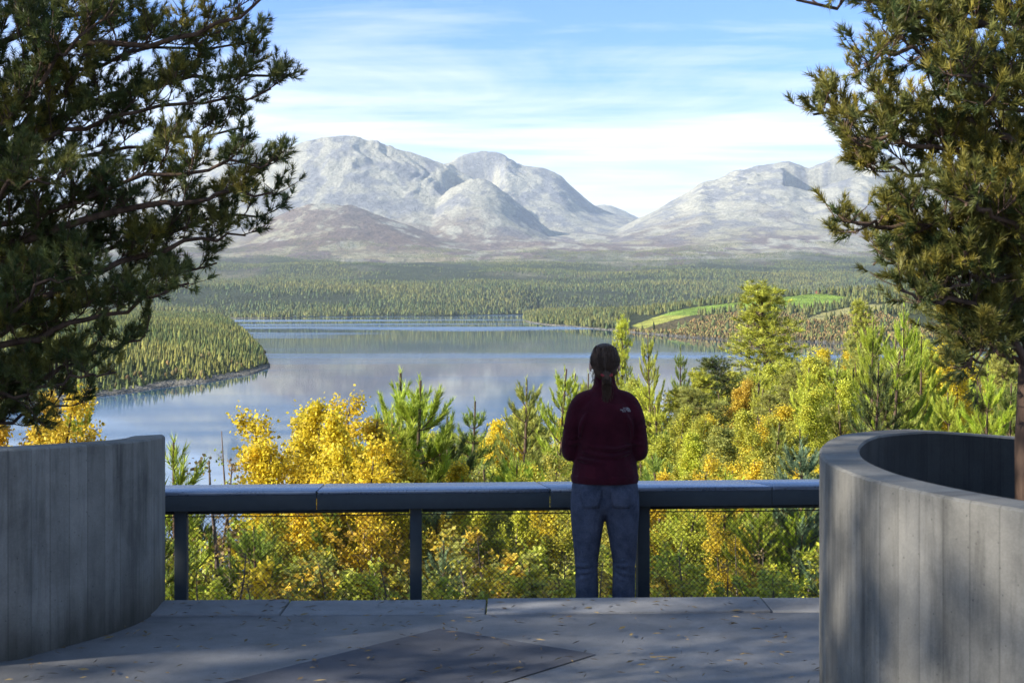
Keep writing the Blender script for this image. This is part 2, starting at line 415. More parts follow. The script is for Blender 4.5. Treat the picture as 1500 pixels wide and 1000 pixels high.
# ------------------------------------------------------------------ lake
w = MB()
wx_ = np.linspace(-2600, 2600, 9); wy_ = np.linspace(30, 5200, 9)
gx, gy = np.meshgrid(wx_, wy_); ii = np.arange(81).reshape(9, 9)
w.add(np.stack([gx, gy, np.full_like(gx, LAKE)], -1).reshape(-1, 3), np.stack([ii[:-1, :-1], ii[:-1, 1:], ii[1:, 1:], ii[1:, :-1]], -1).reshape(-1, 4))
lake = w.build('lake_water'); tag(lake, kind='structure')
T = NT('lake_surface'); p = T.pos
wind = T.noise(T.map(p, (0.0009, 0.0036, 0.0), (0, 0, R(-7))), 1.0, 4, 0.6, 0.6)
wmask = T.ramp(wind, [(0.50, 0.0), (0.58, 1.0)])
rip = T.noise(T.map(p, (0.35, 1.1, 1)), 1.0, 4, 0.6)
swell = T.noise(T.map(p, (0.03, 0.14, 1)), 1.0, 3, 0.5)
calm = T.n('ShaderNodeBump', {'Height': T.math('ADD', T.math('MULTIPLY', rip, 0.4), T.math('MULTIPLY', swell, 1.0)), 'Strength': 0.018, 'Distance': 0.3}).outputs[0]
ruf = T.n('ShaderNodeBump', {'Height': rip, 'Strength': 0.45, 'Distance': 0.7}).outputs[0]
def water(nrm, rough):
    return T.n('ShaderNodeBsdfPrincipled', {'Base Color': (0.04, 0.095, 0.16, 1), 'Roughness': rough, 'IOR': 1.5, 'Normal': nrm, 'Specular IOR Level': 0.5}).outputs[0]
ms = T.n('ShaderNodeMixShader', {0: T.n('ShaderNodeRGBToBW', {0: wmask}).outputs[0], 1: water(calm, 0.02), 2: water(ruf, 0.22)})
T.t.links.new(ms.outputs[0], T.o.inputs['Surface'])
lake.data.materials.append(T.m)

# ------------------------------------------------------------------ far woods (uncountable: stuff)
def leaf_mat(name, base, hue_to, transl=0.3, rough=0.6, objcol=False, var=0.55):
    T = NT(name)
    ti = T.n('ShaderNodeAttribute', attribute_name='tint').outputs['Fac']
    hu = T.n('ShaderNodeAttribute', attribute_name='hue').outputs['Fac']
    if objcol:
        b = T.n('ShaderNodeObjectInfo').outputs['Color']
    else: b = tuple(base)
    c = T.mix(hu, b, tuple(hue_to))
    br = T.ramp(ti, [(0.0, 1 - var), (1.0, 1 + var)])
    c = T.mix(1.0, c, br, 'MULTIPLY')
    pb = T.n('ShaderNodeBsdfPrincipled', {'Base Color': c, 'Roughness': rough, 'Specular IOR Level': 0.25})
    if transl > 0:
        tr = T.n('ShaderNodeBsdfTranslucent', {'Color': c})
        ms = T.n('ShaderNodeMixShader', {0: transl, 1: pb.outputs[0], 2: tr.outputs[0]})
        T.t.links.new(ms.outputs[0], T.o.inputs['Surface'])
    else: T.t.links.new(pb.outputs[0], T.o.inputs['Surface'])
    return T.m

def conifers(mb, X, Y, H, tiers=2, sides=5, hue=None, wid=0.2, rng=RNG):
    """many small spiky conifers, merged"""
    n = len(X); Z = terrain(X, Y) - 0.3
    th0 = rng.uniform(0, 6.28, n); tint = rng.uniform(0, 1, n); hue = rng.uniform(0, 0.35, n) if hue is None else hue
    for t in range(tiers):
        z0 = H * (0.08 + 0.62 * t / tiers); z1 = H * min(1.0, 0.45 + 0.62 * (t + 1) / tiers) if t < tiers - 1 else H
        rr = H * wid * rng.uniform(0.7, 1.5, n) * (1 - 0.62 * t / tiers)
        th = np.linspace(0, 2 * np.pi, sides, endpoint=False)
        a = th0[:, None] + th[None] + 0.5 * t
        rj = rr[:, None] * rng.uniform(0.6, 1.35, (n, sides)); zj = z0[:, None] + H[:, None] * rng.uniform(-.05, .05, (n, sides))
        ring = np.stack([X[:, None] + rj * np.cos(a), Y[:, None] + rj * np.sin(a), Z[:, None] + zj], -1)
        apex = np.stack([X + rr * rng.uniform(-.15, .15, n), Y, Z + z1], -1)[:, None]
        v = np.concatenate([ring, apex], 1)
        k = np.arange(n)[:, None] * (sides + 1); j = np.arange(sides)[None]
        f = np.stack([k + j, k + (j + 1) % sides, k + sides + 0 * j], -1).reshape(-1, 3)
        at = np.repeat(np.stack([tint, hue], -1)[:, None], sides + 1, 1).reshape(-1, 2)
        mb.add(v.reshape(-1, 3), f, at)

def rounds(mb, X, Y, H, hue, rng=RNG):
    """small round broadleaf crowns, ragged, merged"""
    n = len(X); Z = terrain(X, Y)
    lv = [(0.12, 0.25), (0.4, 0.36), (0.72, 0.28)]; sides = 6
    tint = rng.uniform(0, 1, n)
    rings = []
    for (h, r_) in lv:
        a = np.linspace(0, 2 * np.pi, sides, endpoint=False)[None] + rng.uniform(0, 1, n)[:, None]
        rj = (H * r_)[:, None] * rng.uniform(0.6, 1.35, (n, sides))
        rings.append(np.stack([X[:, None] + rj * np.cos(a), Y[:, None] + rj * np.sin(a), Z[:, None] + (H * h)[:, None] * rng.uniform(.85, 1.15, (n, sides))], -1))
    apex = np.stack([X, Y, Z + H], -1)[:, None]
    v = np.concatenate(rings + [apex], 1); m = sides * 3 + 1
    k = np.arange(n)[:, None] * m; j = np.arange(sides)[None]; j2 = (j + 1) % sides
    at = np.repeat(np.stack([tint, hue], -1)[:, None], m, 1).reshape(-1, 2)
    fs = []
    for L in range(2): fs.append(np.stack([k + L * sides + j, k + L * sides + j2, k + (L + 1) * sides + j2], -1).reshape(-1, 3)); fs.append(np.stack([k + L * sides + j, k + (L + 1) * sides + j2, k + (L + 1) * sides + j], -1).reshape(-1, 3))
    fs.append(np.stack([k + 2 * sides + j, k + 2 * sides + j2, k + 3 * sides + 0 * j], -1).reshape(-1, 3))
    mb.add(v.reshape(-1, 3), np.concatenate(fs), at)

def in_poly(px, py, pts):
    m = np.zeros(px.shape, bool); n = len(pts)
    for i in range(n):
        x0, y0 = pts[i]; x1, y1 = pts[(i + 1) % n]
        c = (y0 > py) != (y1 > py)
        m ^= c & (px < (x1 - x0) * (py - y0) / (y1 - y0 + 1e-9) + x0)
    return m

def scatter(n, px0, px1, Y0, Y1, rng=RNG, power=1.0):
    # uniform per ground area inside the fan px0..px1, Y0..Y1
    Y = np.sqrt(rng.uniform(0, 1, n) ** power * (Y1 ** 2 - Y0 ** 2) + Y0 ** 2); px = rng.uniform(px0, px1, n)
    return (px - 750) * Y / F, Y, px

M_far = leaf_mat('far_conifer_foliage', (0.060, 0.085, 0.030), (0.17, 0.15, 0.035), 0.0, 0.9)
M_aut = leaf_mat('autumn_birch_foliage', (0.13, 0.135, 0.04), (0.21, 0.13, 0.05), 0.0, 0.9)
# far belt
X_, Y_, px_ = scatter(165000, 180, 1420, 2600, 8300)
dens = fbm(X_ * 0.0016, Y_ * 0.0013, 4, 0.6)
keep = (RNG.uniform(0, 1, len(X_)) < np.clip(1.2 - (Y_ - 3000) / 4600 + 1.5 * dens, 0.02, 1)) & (terrain(X_, Y_) > LAKE + 0.5) & (Y_ < 8300)
X_, Y_, dens = X_[keep], Y_[keep], dens[keep]
mb = MB(); conifers(mb, X_, Y_, (4.5 + 9 * RNG.uniform(0, 1, len(X_)) ** 1.3) * (1 - 0.45 * ss(4000, 7500, Y_)), 2, 5, hue=np.clip(RNG.uniform(-0.1, 0.6, len(X_)) + 0.4 * dens, 0, 1), wid=0.24)
tag(mb.build('far_forest', M_far, attrs=True), 'dense belt of conifer forest along the far lake shore below the mountains', 'forest', kind='stuff')
# left peninsula
X_, Y_, px_ = scatter(46000, -260, 400, 380, 2300, power=1.35)
zt = terrain(X_, Y_); keep = (zt > LAKE + 0.9) & (Y_ > 380)
X_, Y_ = X_[keep], Y_[keep]; dn = fbm(X_ * .01, Y_ * .006, 3)
hh = 2.2 + 4.6 * RNG.uniform(0, 1, len(X_)) ** 1.5; zt = terrain(X_, Y_)
mb = MB(); conifers(mb, X_, Y_, hh * (0.6 + 0.4 * ss(LAKE, LAKE + 6, zt)), 4, 7, hue=np.clip(RNG.uniform(0.0, .6, len(X_)) + 0.4 * dn, 0, 1), wid=0.15)
tag(mb.build('peninsula_forest', leaf_mat('peninsula_conifer_foliage', (0.060, 0.088, 0.026), (0.20, 0.18, 0.04), 0.0, 0.9), attrs=True), 'green conifer forest covering the dark headland on the left of the lake', 'forest', kind='stuff')
X_, Y_, px_ = scatter(1500, -260, 398, 380, 1500, power=1.6)
zt = terrain(X_, Y_); keep = (zt > LAKE + 0.6) & ((fbm(X_ * .01 + 4, Y_ * .008, 3) > 0.1) | (zt < LAKE + 2.2)); X_, Y_ = X_[keep], Y_[keep]
mb = MB(); rounds(mb, X_, Y_, RNG.uniform(1.5, 3.4, len(X_)), RNG.uniform(0, 1, len(X_)))
tag(mb.build('headland_birches', M_aut, attrs=True), 'orange and yellow autumn birches dotted through the left headland forest and along its shore', 'birch thicket', kind='stuff')
# right peninsula: conifers behind and left of the meadow, birch thicket below it
X_, Y_, px_ = scatter(15000, 760, 1500, 1000, 2750)
zt = terrain(X_, Y_); py_ = HY - (zt - CZ) * F / Y_
inm = in_poly(px_, py_, FIELD_U) | in_poly(px_, py_, FIELD_L)
th = in_poly(px_, py_, [(990, 484), (1015, 470), (1080, 457), (1180, 453), (1180, 468), (1290, 458), (1330, 510), (1000, 500), (905, 489), (905, 484)])
edge = in_poly(px_, py_, [(1085, 452), (1180, 449), (1262, 457), (1180, 470), (1170, 462), (1085, 462)]) & ~inm
keep = (zt > LAKE + 0.9) & ~inm & (~th | edge | (RNG.uniform(0, 1, len(X_)) < 0.10))
keep &= ~((px_ > 922) & (py_ > 462) & ~th)
mb = MB(); conifers(mb, X_[keep], Y_[keep], RNG.uniform(6, 10.5, keep.sum()), 3, 6, hue=RNG.uniform(0, .75, keep.sum()), wid=0.2)
tag(mb.build('meadow_forest', M_far, attrs=True), 'conifer forest on the low right peninsula behind and left of the green meadow', 'forest', kind='stuff')
X_, Y_, px_ = scatter(26000, 900, 1420, 1000, 1900)
zt = terrain(X_, Y_); py_ = HY - (zt - CZ) * F / Y_
inm = in_poly(px_, py_, FIELD_U) | in_poly(px_, py_, FIELD_L)
th = in_poly(px_, py_, [(990, 484), (1015, 470), (1080, 457), (1180, 453), (1180, 468), (1290, 458), (1420, 510), (1000, 502), (905, 490), (905, 484)])
keep = th & ~inm & (zt > LAKE + 0.6)
mb = MB(); rounds(mb, X_[keep], Y_[keep], RNG.uniform(1.0, 3.2, keep.sum()), np.clip(RNG.uniform(-.2, 1.2, keep.sum()), 0, 1))
tag(mb.build('shore_birches', M_aut, attrs=True), 'rust coloured birch thicket between the green meadow and the right lake shore', 'birch thicket', kind='stuff')

# haze
hz = MB(); hz.box(-26000, 26000, -600, 22500, LAKE - 8, 1900)
haze = hz.build('haze'); tag(haze, kind='stuff')
haze['label'] = 'thin bluish autumn haze filling the air over the lake valley'; haze['category'] = 'haze'
T = NT('haze_air')
v_ = T.n('ShaderNodeVolumePrincipled', {'Color': (0.74, 0.87, 1.0, 1), 'Density': 0.000030, 'Anisotropy': 0.0})
T.t.links.new(v_.outputs[0], T.o.inputs['Volume'])
haze.data.materials.append(T.m)
# ------------------------------------------------------------------ terrace, ledge, walls
def concrete(name, base, boards=0.0, stain=0.5, axis='ang', rough=0.85):
    T = NT(name); o = T.obj
    big = T.noise(o, 0.9, 4, 0.6); mid = T.noise(o, 6, 6, 0.65); fine = T.noise(o, 120, 4, 0.7)
    c = T.mix(T.ramp(big, [(0.35, 0.0), (0.65, 1.0)]), tuple(b * 0.82 for b in base), tuple(b * 1.12 for b in base))
    c = T.mix(1.0, c, T.ramp(mid, [(0.3, 0.80), (0.7, 1.15)]), 'MULTIPLY')
    c = T.mix(1.0, c, T.ramp(fine, [(0.3, 0.88), (0.7, 1.1)]), 'MULTIPLY')
    pit = T.n('ShaderNodeTexVoronoi', {'Vector': o, 'Scale': 26.0, 'Randomness': 1.0}).outputs['Distance']
    hole = T.math('LESS_THAN', pit, 0.09)
    c = T.mix(T.math('MULTIPLY', hole, 0.6), c, tuple(b * 0.3 for b in base))
    blot = T.noise(o, 2.6, 5, 0.75, 0.8)
    c = T.mix(T.ramp(blot, [(0.54, 0.0), (0.70, 0.4)]), c, tuple(b * 0.5 for b in base))
    h = T.math('SUBTRACT', T.math('ADD', T.math('MULTIPLY', fine, 0.5), T.math('MULTIPLY', mid, 0.5)), T.math('MULTIPLY', hole, 0.8))
    if boards:
        uv = T.n('ShaderNodeUVMap').outputs[0]
        sx = T.n('ShaderNodeSeparateXYZ', {0: uv})
        u = T.math('MULTIPLY', sx.outputs['X'], 1.0 / boards)
        fl = T.math('FLOOR', u); fr = T.math('FRACT', u)
        wn_ = T.n('ShaderNodeTexWhiteNoise', {'W': fl}, noise_dimensions='1D').outputs['Value']
        c = T.mix(1.0, c, T.ramp(wn_, [(0.0, 0.84), (1.0, 1.1)]), 'MULTIPLY')
        seam = T.math('MULTIPLY', T.math('LESS_THAN', fr, 0.05), 1.0)
        cmb = T.n('ShaderNodeCombineXYZ', {0: T.math('MULTIPLY', sx.outputs['X'], 9.0), 1: T.math('MULTIPLY', sx.outputs['Y'], 0.7), 2: 0.0}).outputs[0]
        streak = T.noise(cmb, 1.0, 6, 0.7, 0.3)
        c = T.mix(1.0, c, T.ramp(streak, [(0.28, 1 - stain), (0.52, 1.0), (0.75, 1.12)]), 'MULTIPLY')
        c = T.mix(T.math('MULTIPLY', seam, 0.45), c, tuple(b * 0.35 for b in base))
        grain = T.noise(T.n('ShaderNodeCombineXYZ', {0: T.math('MULTIPLY', sx.outputs['X'], 90.0), 1: T.math('MULTIPLY', sx.outputs['Y'], 4.0), 2: 0.0}).outputs[0], 1.0, 4, 0.6)
        # uneven dark foot: the wall colour darkens towards the bottom
        foot_noise = T.noise(T.n('ShaderNodeCombineXYZ', {0: T.math('MULTIPLY', sx.outputs['X'], 6.0), 1: sx.outputs['Y'], 2: 0.0}).outputs[0], 1.0, 4, 0.6)
        foot = T.math('SUBTRACT', T.math('MULTIPLY', foot_noise, 0.5), T.math('MULTIPLY', sx.outputs['Y'], 1.0))
        c = T.mix(T.ramp(foot, [(0.0, 0.0), (0.25, 0.75)]), c, (0.035, 0.032, 0.022))
        h = T.math('ADD', h, T.math('ADD', T.math('MULTIPLY', grain, 0.5), T.math('SUBTRACT', T.math('MULTIPLY', wn_, 1.2), T.math('MULTIPLY', seam, 2.5))))
    return T.done(c, rough, T.bump(h, 0.5, 0.006), 0.25)

M_paving = concrete('terrace_concrete', (0.23, 0.225, 0.22))
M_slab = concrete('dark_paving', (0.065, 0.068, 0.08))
M_wall = concrete('board_marked_concrete', (0.20, 0.188, 0.16), boards=0.11, stain=0.58)
M_joint = NT('dark_joint'); M_joint = M_joint.done((0.03, 0.03, 0.03), 0.9)  # plain dark joint grey, left unassigned

def edge_y(x): return 7.40 + 0.028 * (x + 0.2)          # front edge of the terrace
t = MB()
ex0, ex1 = -5.0, 4.2
xs = np.linspace(ex0, ex1, 40)
def slab(mb, xs, ya, yb, z0, z1):
    n = len(xs); a = [(x, ya(x) if callable(ya) else ya) for x in xs]; b = [(x, yb(x) if callable(yb) else yb) for x in xs]
    v = []
    for (x, y), (x2, y2) in zip(a, b): v += [(x, y, z1), (x2, y2, z1), (x2, y2, z0), (x, y, z0)]
    f = []
    for i in range(n - 1):
        k = 4 * i; m = k + 4
        f += [(k, m, m + 1, k + 1), (k + 1, m + 1, m + 2, k + 2), (k + 2, m + 2, m + 3, k + 3), (k + 3, m + 3, m, k)]
    f += [(0, 1, 2, 3), (4 * n - 4, 4 * n - 1, 4 * n - 2, 4 * n - 3)]
    mb.add(v, f)
slab(t, xs, -4.0, lambda x: edge_y(x) - 0.345, -0.6, 0.0)
terr = t.build('terrace', M_paving); tag(terr, kind='structure')
e = MB()
# kerb of long slabs along the front edge; joints between them are real gaps
jo = [-5.0, -2.9, -1.15, -0.13, 1.3, 2.9, 4.2]
for i, (a, b) in enumerate(zip(jo[:-1], jo[1:])):
    s_ = 0.006 if i % 2 else 0.0
    slab(e, np.linspace(a + 0.004, b - 0.004, 6), lambda x: edge_y(x) - 0.335, lambda x: edge_y(x), -0.6, 0.004 + s_)
eo = e.build('terrace_edge_slabs', M_paving); tag(eo, kind='structure'); bevel(eo, 0.006)
l = MB(); slab(l, np.linspace(-4.2, 4.4, 10), lambda x: edge_y(x) + 0.0, lambda x: 8.62 + 0.07 * x, -1.4, -0.352)
led = l.build('lower_ledge', M_paving); tag(led, kind='structure')
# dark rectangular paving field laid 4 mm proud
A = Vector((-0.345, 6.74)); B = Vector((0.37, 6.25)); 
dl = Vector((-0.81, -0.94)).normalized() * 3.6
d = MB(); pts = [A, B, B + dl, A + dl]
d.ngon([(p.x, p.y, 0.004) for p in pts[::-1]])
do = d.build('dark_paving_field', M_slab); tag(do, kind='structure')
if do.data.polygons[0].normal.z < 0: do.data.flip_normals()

def wall(name, path, thick, zt, zb, parent=None, closed=False, side=1):
    """curved wall; path = outer face points, zt(i,p) top height; uv = metres along, metres up"""
    P = np.array([tuple(p) for p in path], float); n = len(P)
    T_ = np.gradient(P, axis=0) if not closed else (np.roll(P, -1, 0) - np.roll(P, 1, 0))
    T_ /= np.linalg.norm(T_, axis=1)[:, None]; N = np.stack([-T_[:, 1], T_[:, 0]], 1) * side
    Q = P + N * thick
    top = np.array([zt(p) for p in P])
    b = 0.008
    prof = lambda i: [(P[i], zb), (P[i], top[i] - b), (P[i] + N[i] * b, top[i]), (Q[i] - N[i] * b, top[i]), (Q[i], top[i] - b), (Q[i], zb)]
    v = []
    for i in range(n): v += [(q[0], q[1], z) for q, z in prof(i)]
    f = []; m = n if closed else n - 1
    for i in range(m):
        k = 6 * i; k2 = 6 * ((i + 1) % n)
        for j in range(5):
            q = (k + j, k2 + j, k2 + j + 1, k + j + 1); f.append(q if side < 0 else q[::-1])
    me = bpy.data.meshes.new(name)
    ff = list(f)
    if not closed: ff += [tuple(range(6)), tuple(range(6 * n - 1, 6 * n - 7, -1))]
    me.from_pydata(v, [], ff); me.update()
    L = np.concatenate([[0], np.cumsum(np.linalg.norm(np.diff(P, axis=0), axis=1))])
    uv = me.uv_layers.new(name='UVMap')
    for poly in me.polygons:
        wrap = closed and max(vi // 6 for vi in poly.vertices) == n - 1 and min(vi // 6 for vi in poly.vertices) == 0
        for li in poly.loop_indices:
            vi = me.loops[li].vertex_index; i = vi // 6; j = vi % 6
            u = L[i] if not (wrap and i == 0) else L[-1] + np.linalg.norm(P[0] - P[-1])
            uv.data[li].uv = (u, me.vertices[vi].co.z + (0.5 if j in (2, 3) else 0))
    me.materials.append(M_wall)
    o = bpy.data.objects.new(name, me); COL.objects.link(o)
    bm_ = me
    for p in me.polygons: p.use_smooth = False
    return o

# right: ring wall around the pine; top tilts down to the back right
RC = Vector((2.95, 5.05)); RR = 1.817
def ring_top(p):
    a = math.degrees(math.atan2(p[1] - RC.y, p[0] - RC.x)) % 360
    return CZ - float(np.interp(a, [0, 60, 106, 130, 150, 168, 190, 214, 260, 360], [0.76, 0.74, 0.646, 0.575, 0.556, 0.569, 0.58, 0.587, 0.64, 0.76]))
ring = [(RC.x + RR * math.cos(a), RC.y + RR * math.sin(a)) for a in np.linspace(0, 2 * math.pi, 128, endpoint=False)]
rw = wall('round_planter_wall', ring, 0.15, ring_top, -0.9, closed=True, side=1)
M_in = concrete('shaded_inside_concrete', (0.045, 0.045, 0.04), boards=0.11, stain=0.5)  # shade inside the ring, put into a darker concrete colour
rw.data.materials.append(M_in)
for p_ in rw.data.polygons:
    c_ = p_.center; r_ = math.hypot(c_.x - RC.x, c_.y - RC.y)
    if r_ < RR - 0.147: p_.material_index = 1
tag(rw, 'round grey concrete wall on the right with sun dapples, enclosing the trunk of a pine', 'concrete wall')
rs = MB(); rs.ngon([(RC.x + 1.7 * math.cos(a), RC.y + 1.7 * math.sin(a), -0.25) for a in np.linspace(0, 2 * math.pi, 40, endpoint=False)])
T = NT('needle_litter'); nz_ = T.noise(T.obj, 30, 6, 0.7)
M_litter = T.done(T.ramp(nz_, [(0.3, (0.035, 0.025, 0.015)), (0.7, (0.11, 0.075, 0.04))]), 0.95, T.bump(nz_, 0.8, 0.02))
tag(rs.build('planter_soil', M_litter), kind='structure')

# left: wall that curves towards the viewer's left and turns away at its right end
def leftpath():
    base = [(0, 6.13), (60, 6.28), (120, 6.48), (170, 6.68), (205, 6.88), (226, 7.08), (236, 7.27)]
    P = [((px - 750) * Y / F, Y) for px, Y in base]
    P = [(-4.6, 5.2), (-3.6, 5.55), (-2.9, 5.83)] + P + [(-1.80, 7.38), (-1.835, 7.46), (-1.90, 7.52)]
    # Catmull-Rom resample
    P = np.array(P); out = []
    for i in range(1, len(P) - 2):
        for tt in np.linspace(0, 1, 9, endpoint=False):
            p0, p1, p2, p3 = P[i - 1], P[i], P[i + 1], P[i + 2]
            out.append(0.5 * ((2 * p1) + (-p0 + p2) * tt + (2 * p0 - 5 * p1 + 4 * p2 - p3) * tt ** 2 + (-p0 + 3 * p1 - 3 * p2 + p3) * tt ** 3))
    return out
def left_top(p):
    return CZ - (0.664 - 0.028 + 0.052 * (min(p[1], 7.4) - 6.13) / 1.14) - 0.0
lw = wall('curved_wall', leftpath(), 0.16, left_top, -0.9, side=1)
tag(lw, 'dark grey board marked concrete wall curving in from the left edge', 'concrete wall')

# ------------------------------------------------------------------ railing
T = NT('rail_metal'); o_ = T.obj
n_ = T.noise(T.map(o_, (1, 8, 8)), 3, 5, 0.6); n2_ = T.noise(o_, 60, 4, 0.6)
M_rail = T.done(T.mix(T.ramp(n_, [(0.3, 0.0), (0.7, 1.0)]), (0.13, 0.16, 0.21), (0.24, 0.28, 0.35)), T.ramp(T.math('ADD', T.math('MULTIPLY', n_, 0.6), T.math('MULTIPLY', n2_, 0.4)), [(0.3, 0.22), (0.7, 0.38)]), T.bump(n2_, 0.1, 0.002), 0.5, 0.7)
T = NT('post_paint'); n_ = T.noise(T.obj, 25, 5, 0.6)
M_post = T.done(T.mix(n_, (0.022, 0.028, 0.031), (0.042, 0.052, 0.056)), 0.65, T.bump(n_, 0.1, 0.002), 0.4)
T = NT('mesh_wire'); M_wire = T.done((0.10, 0.085, 0.06), 0.5, None, 0.5, 0.6)
rail = empty('railing', (0, 8.15, -0.35))
tag(rail, 'blue grey metal railing with a wide flat cap and wire mesh, beyond the terrace', 'railing')
def ry(x): return 8.0 + 0.073 * (x + 2.0)
yaw = math.atan(0.073); cd, sd = math.cos(yaw), math.sin(yaw)
RT = 0.498       # cap top
def rloc(x, off=0.0, z=0.0): return Vector((x - off * sd, ry(x) + off * cd - 8.15, z + 0.35))
def rbox(x0, x1, o0, o1, z0, z1, name, m, bw=0.004, sk0=0.0, sk1=0.0, parent=rail):
    b = MB(); v = []
    for z in (z0, z1):
        for off, s in ((o0, 0), (o1, 1)):
            for x, sk in ((x0, sk0), (x1, sk1)): v.append(tuple(rloc(x + sk * s, off, z)))
    b.add(v, [(0, 2, 3, 1), (4, 5, 7, 6), (0, 1, 5, 4), (2, 6, 7, 3), (0, 4, 6, 2), (1, 3, 7, 5)])
    o = b.build(name, m, parent)
    if bw: bevel(o, bw)
    return o
caps = [-3.3, -1.10, 0.205, 1.475, 2.7]
for i, (a, b) in enumerate(zip(caps[:-1], caps[1:])):
    sk = [0.02, 0.03, -0.05, -0.10, 0.0]
    rbox(a + 0.004, b - 0.004, -0.14, 0.17, RT - 0.022, RT, 'rail_cap', M_rail, 0.003, sk[i], sk[i + 1])
    rbox(a + 0.0015, b - 0.0015, -0.137, -0.120, RT - 0.108, RT - 0.0145, 'rail_fascia', M_post, 0.002)
    rbox(a + 0.0015, b - 0.0015, 0.13, 0.15, RT - 0.08, RT - 0.0145, 'rail_fascia', M_post, 0.002)
posts = [-1.86, -0.548, 0.752, 2.04]
for x in posts:
    rbox(x - 0.034, x + 0.034, -0.055, 0.03, -0.352, RT - 0.03, 'post', M_post, 0.004)
    rbox(x - 0.06, x + 0.06, -0.10, 0.075, -0.352, -0.340, 'foot_plate', M_post, 0.002)
# clamp rail, cable and the woven mesh of each bay
bays = list(zip([-3.0] + posts, posts + [2.6]))
mesh_top, mesh_bot = RT - 0.125, -0.33
for a, b in bays:
    rbox(a + 0.036, b - 0.036, -0.012, 0.006, mesh_top - 0.018, mesh_top, 'clamp_bar', M_post, 0)
    c = MB(); c.tube([rloc(a + 0.034, -0.03, mesh_top - 0.028), rloc((a + b) / 2, -0.03, mesh_top - 0.031), rloc(b - 0.034, -0.03, mesh_top - 0.028)], 0.0035, 5)
    c.build('cable', M_wire, rail)
    m = MB(); sp = 0.031; w_ = 0.0012
    x0, x1 = a + 0.036, b - 0.036; hgt = mesh_top - mesh_bot; wd = x1 - x0
    def strand(p, q, off):
        P0 = rloc(p[0], off, p[1]); P1 = rloc(q[0], off, q[1]); dx = (P1 - P0).normalized(); nrm = Vector((0, 0, 1)).cross(dx); up = dx.cross(nrm).normalized() * w_; nn2 = nrm.normalized() * w_
        v = [P0 - up, P0 + nn2, P0 + up, P1 - up, P1 + nn2, P1 + up]
        m.add([tuple(i) for i in v], [(0, 3, 4, 1), (1, 4, 5, 2), (2, 5, 3, 0)])
    s = -hgt
    while s < wd:
        for flip in (0, 1):
            t0 = max(0, -s); t1 = min(hgt, wd - s)
            if t1 > t0 + 0.005:
                p = (x0 + s + t0, mesh_bot + t0); q_ = (x0 + s + t1, mesh_bot + t1)
                if flip: p = (x0 + x1 - p[0], p[1]); q_ = (x0 + x1 - q_[0], q_[1])
                strand(p, q_, 0.0 if not flip else 0.0024)
        s += sp
    m.build('wire_mesh', M_wire, rail)

# fallen leaves, needles and grit on the terrace
lt = MB(); k = 750
px_ = RNG.uniform(-2.6, 1.3, k); py__ = 4.6 + 2.75 * RNG.uniform(0, 1, k) ** 0.8
kp = ~(((px_ - RC.x) ** 2 + (py__ - RC.y) ** 2) < (RR + 0.03) ** 2); px_, py__ = px_[kp], py__[kp]; k = len(px_)
a_ = RNG.uniform(0, 6.28, k); ln = np.where(RNG.uniform(0, 1, k) < 0.75, RNG.uniform(.015, .035, k), RNG.uniform(.015, .028, k)); wd_ = np.where(RNG.uniform(0, 1, k) < 0.86, 0.0014, ln * 0.3)
dx, dy = np.cos(a_) * ln, np.sin(a_) * ln; ex, ey = -np.sin(a_) * wd_, np.cos(a_) * wd_
z0_ = np.full(k, 0.0145)
v = np.stack([np.stack([px_ - dx, py__ - dy, z0_ - .004], -1), np.stack([px_ + ex, py__ + ey, z0_ + .001], -1), np.stack([px_ + dx, py__ + dy, z0_], -1), np.stack([px_ - ex, py__ - ey, z0_ - .003], -1)], 1).reshape(-1, 3)
lt.add(v, np.arange(4 * k).reshape(-1, 4), np.repeat(np.stack([RNG.uniform(0, 1, k), RNG.uniform(0, 1, k)], -1), 4, 0))
lo_ = lt.build('fallen_leaves', leaf_mat('litter', (0.09, 0.06, 0.035), (0.20, 0.14, 0.05), 0, 0.8), attrs=True)
tag(lo_, 'thin scatter of brown needles and small leaves on the terrace paving', 'leaf litter', kind='stuff')
# ------------------------------------------------------------------ trees
def bark(name, a, b):
    T = NT(name); n = T.noise(T.map(T.obj, (1, 1, 0.35)), 14, 6, 0.65)
    return T.done(T.ramp(n, [(0.3, a), (0.7, b)]), 0.9, T.bump(n, 0.8, 0.02), 0.15)
M_pbark = bark('pine_bark', (0.045, 0.030, 0.022), (0.15, 0.095, 0.065))
M_pbark_up = bark('orange_pine_bark', (0.10, 0.05, 0.025), (0.30, 0.15, 0.07))
M_bbark = bark('birch_bark', (0.05, 0.035, 0.03), (0.22, 0.17, 0.14))
M_needle = leaf_mat('pine_needles', (0.06, 0.09, 0.03), (0.30, 0.24, 0.04), 0.3, 0.5, var=0.5)
M_crown = leaf_mat('crown_leaves', (0, 0, 0), (0.60, 0.46, 0.04), 0.5, 0.5, objcol=True, var=0.5)
M_young = leaf_mat('young_needles', (0, 0, 0), (0.26, 0.20, 0.03), 0.25, 0.45, objcol=True, var=0.45)

def unit(v): v = np.asarray(v, float); return v / (np.linalg.norm(v, axis=-1, keepdims=True) + 1e-9)
def rand_perp(d, rng):
    r = rng.normal(size=d.shape); r -= (r * d).sum(-1, keepdims=True) * d
    return unit(r)

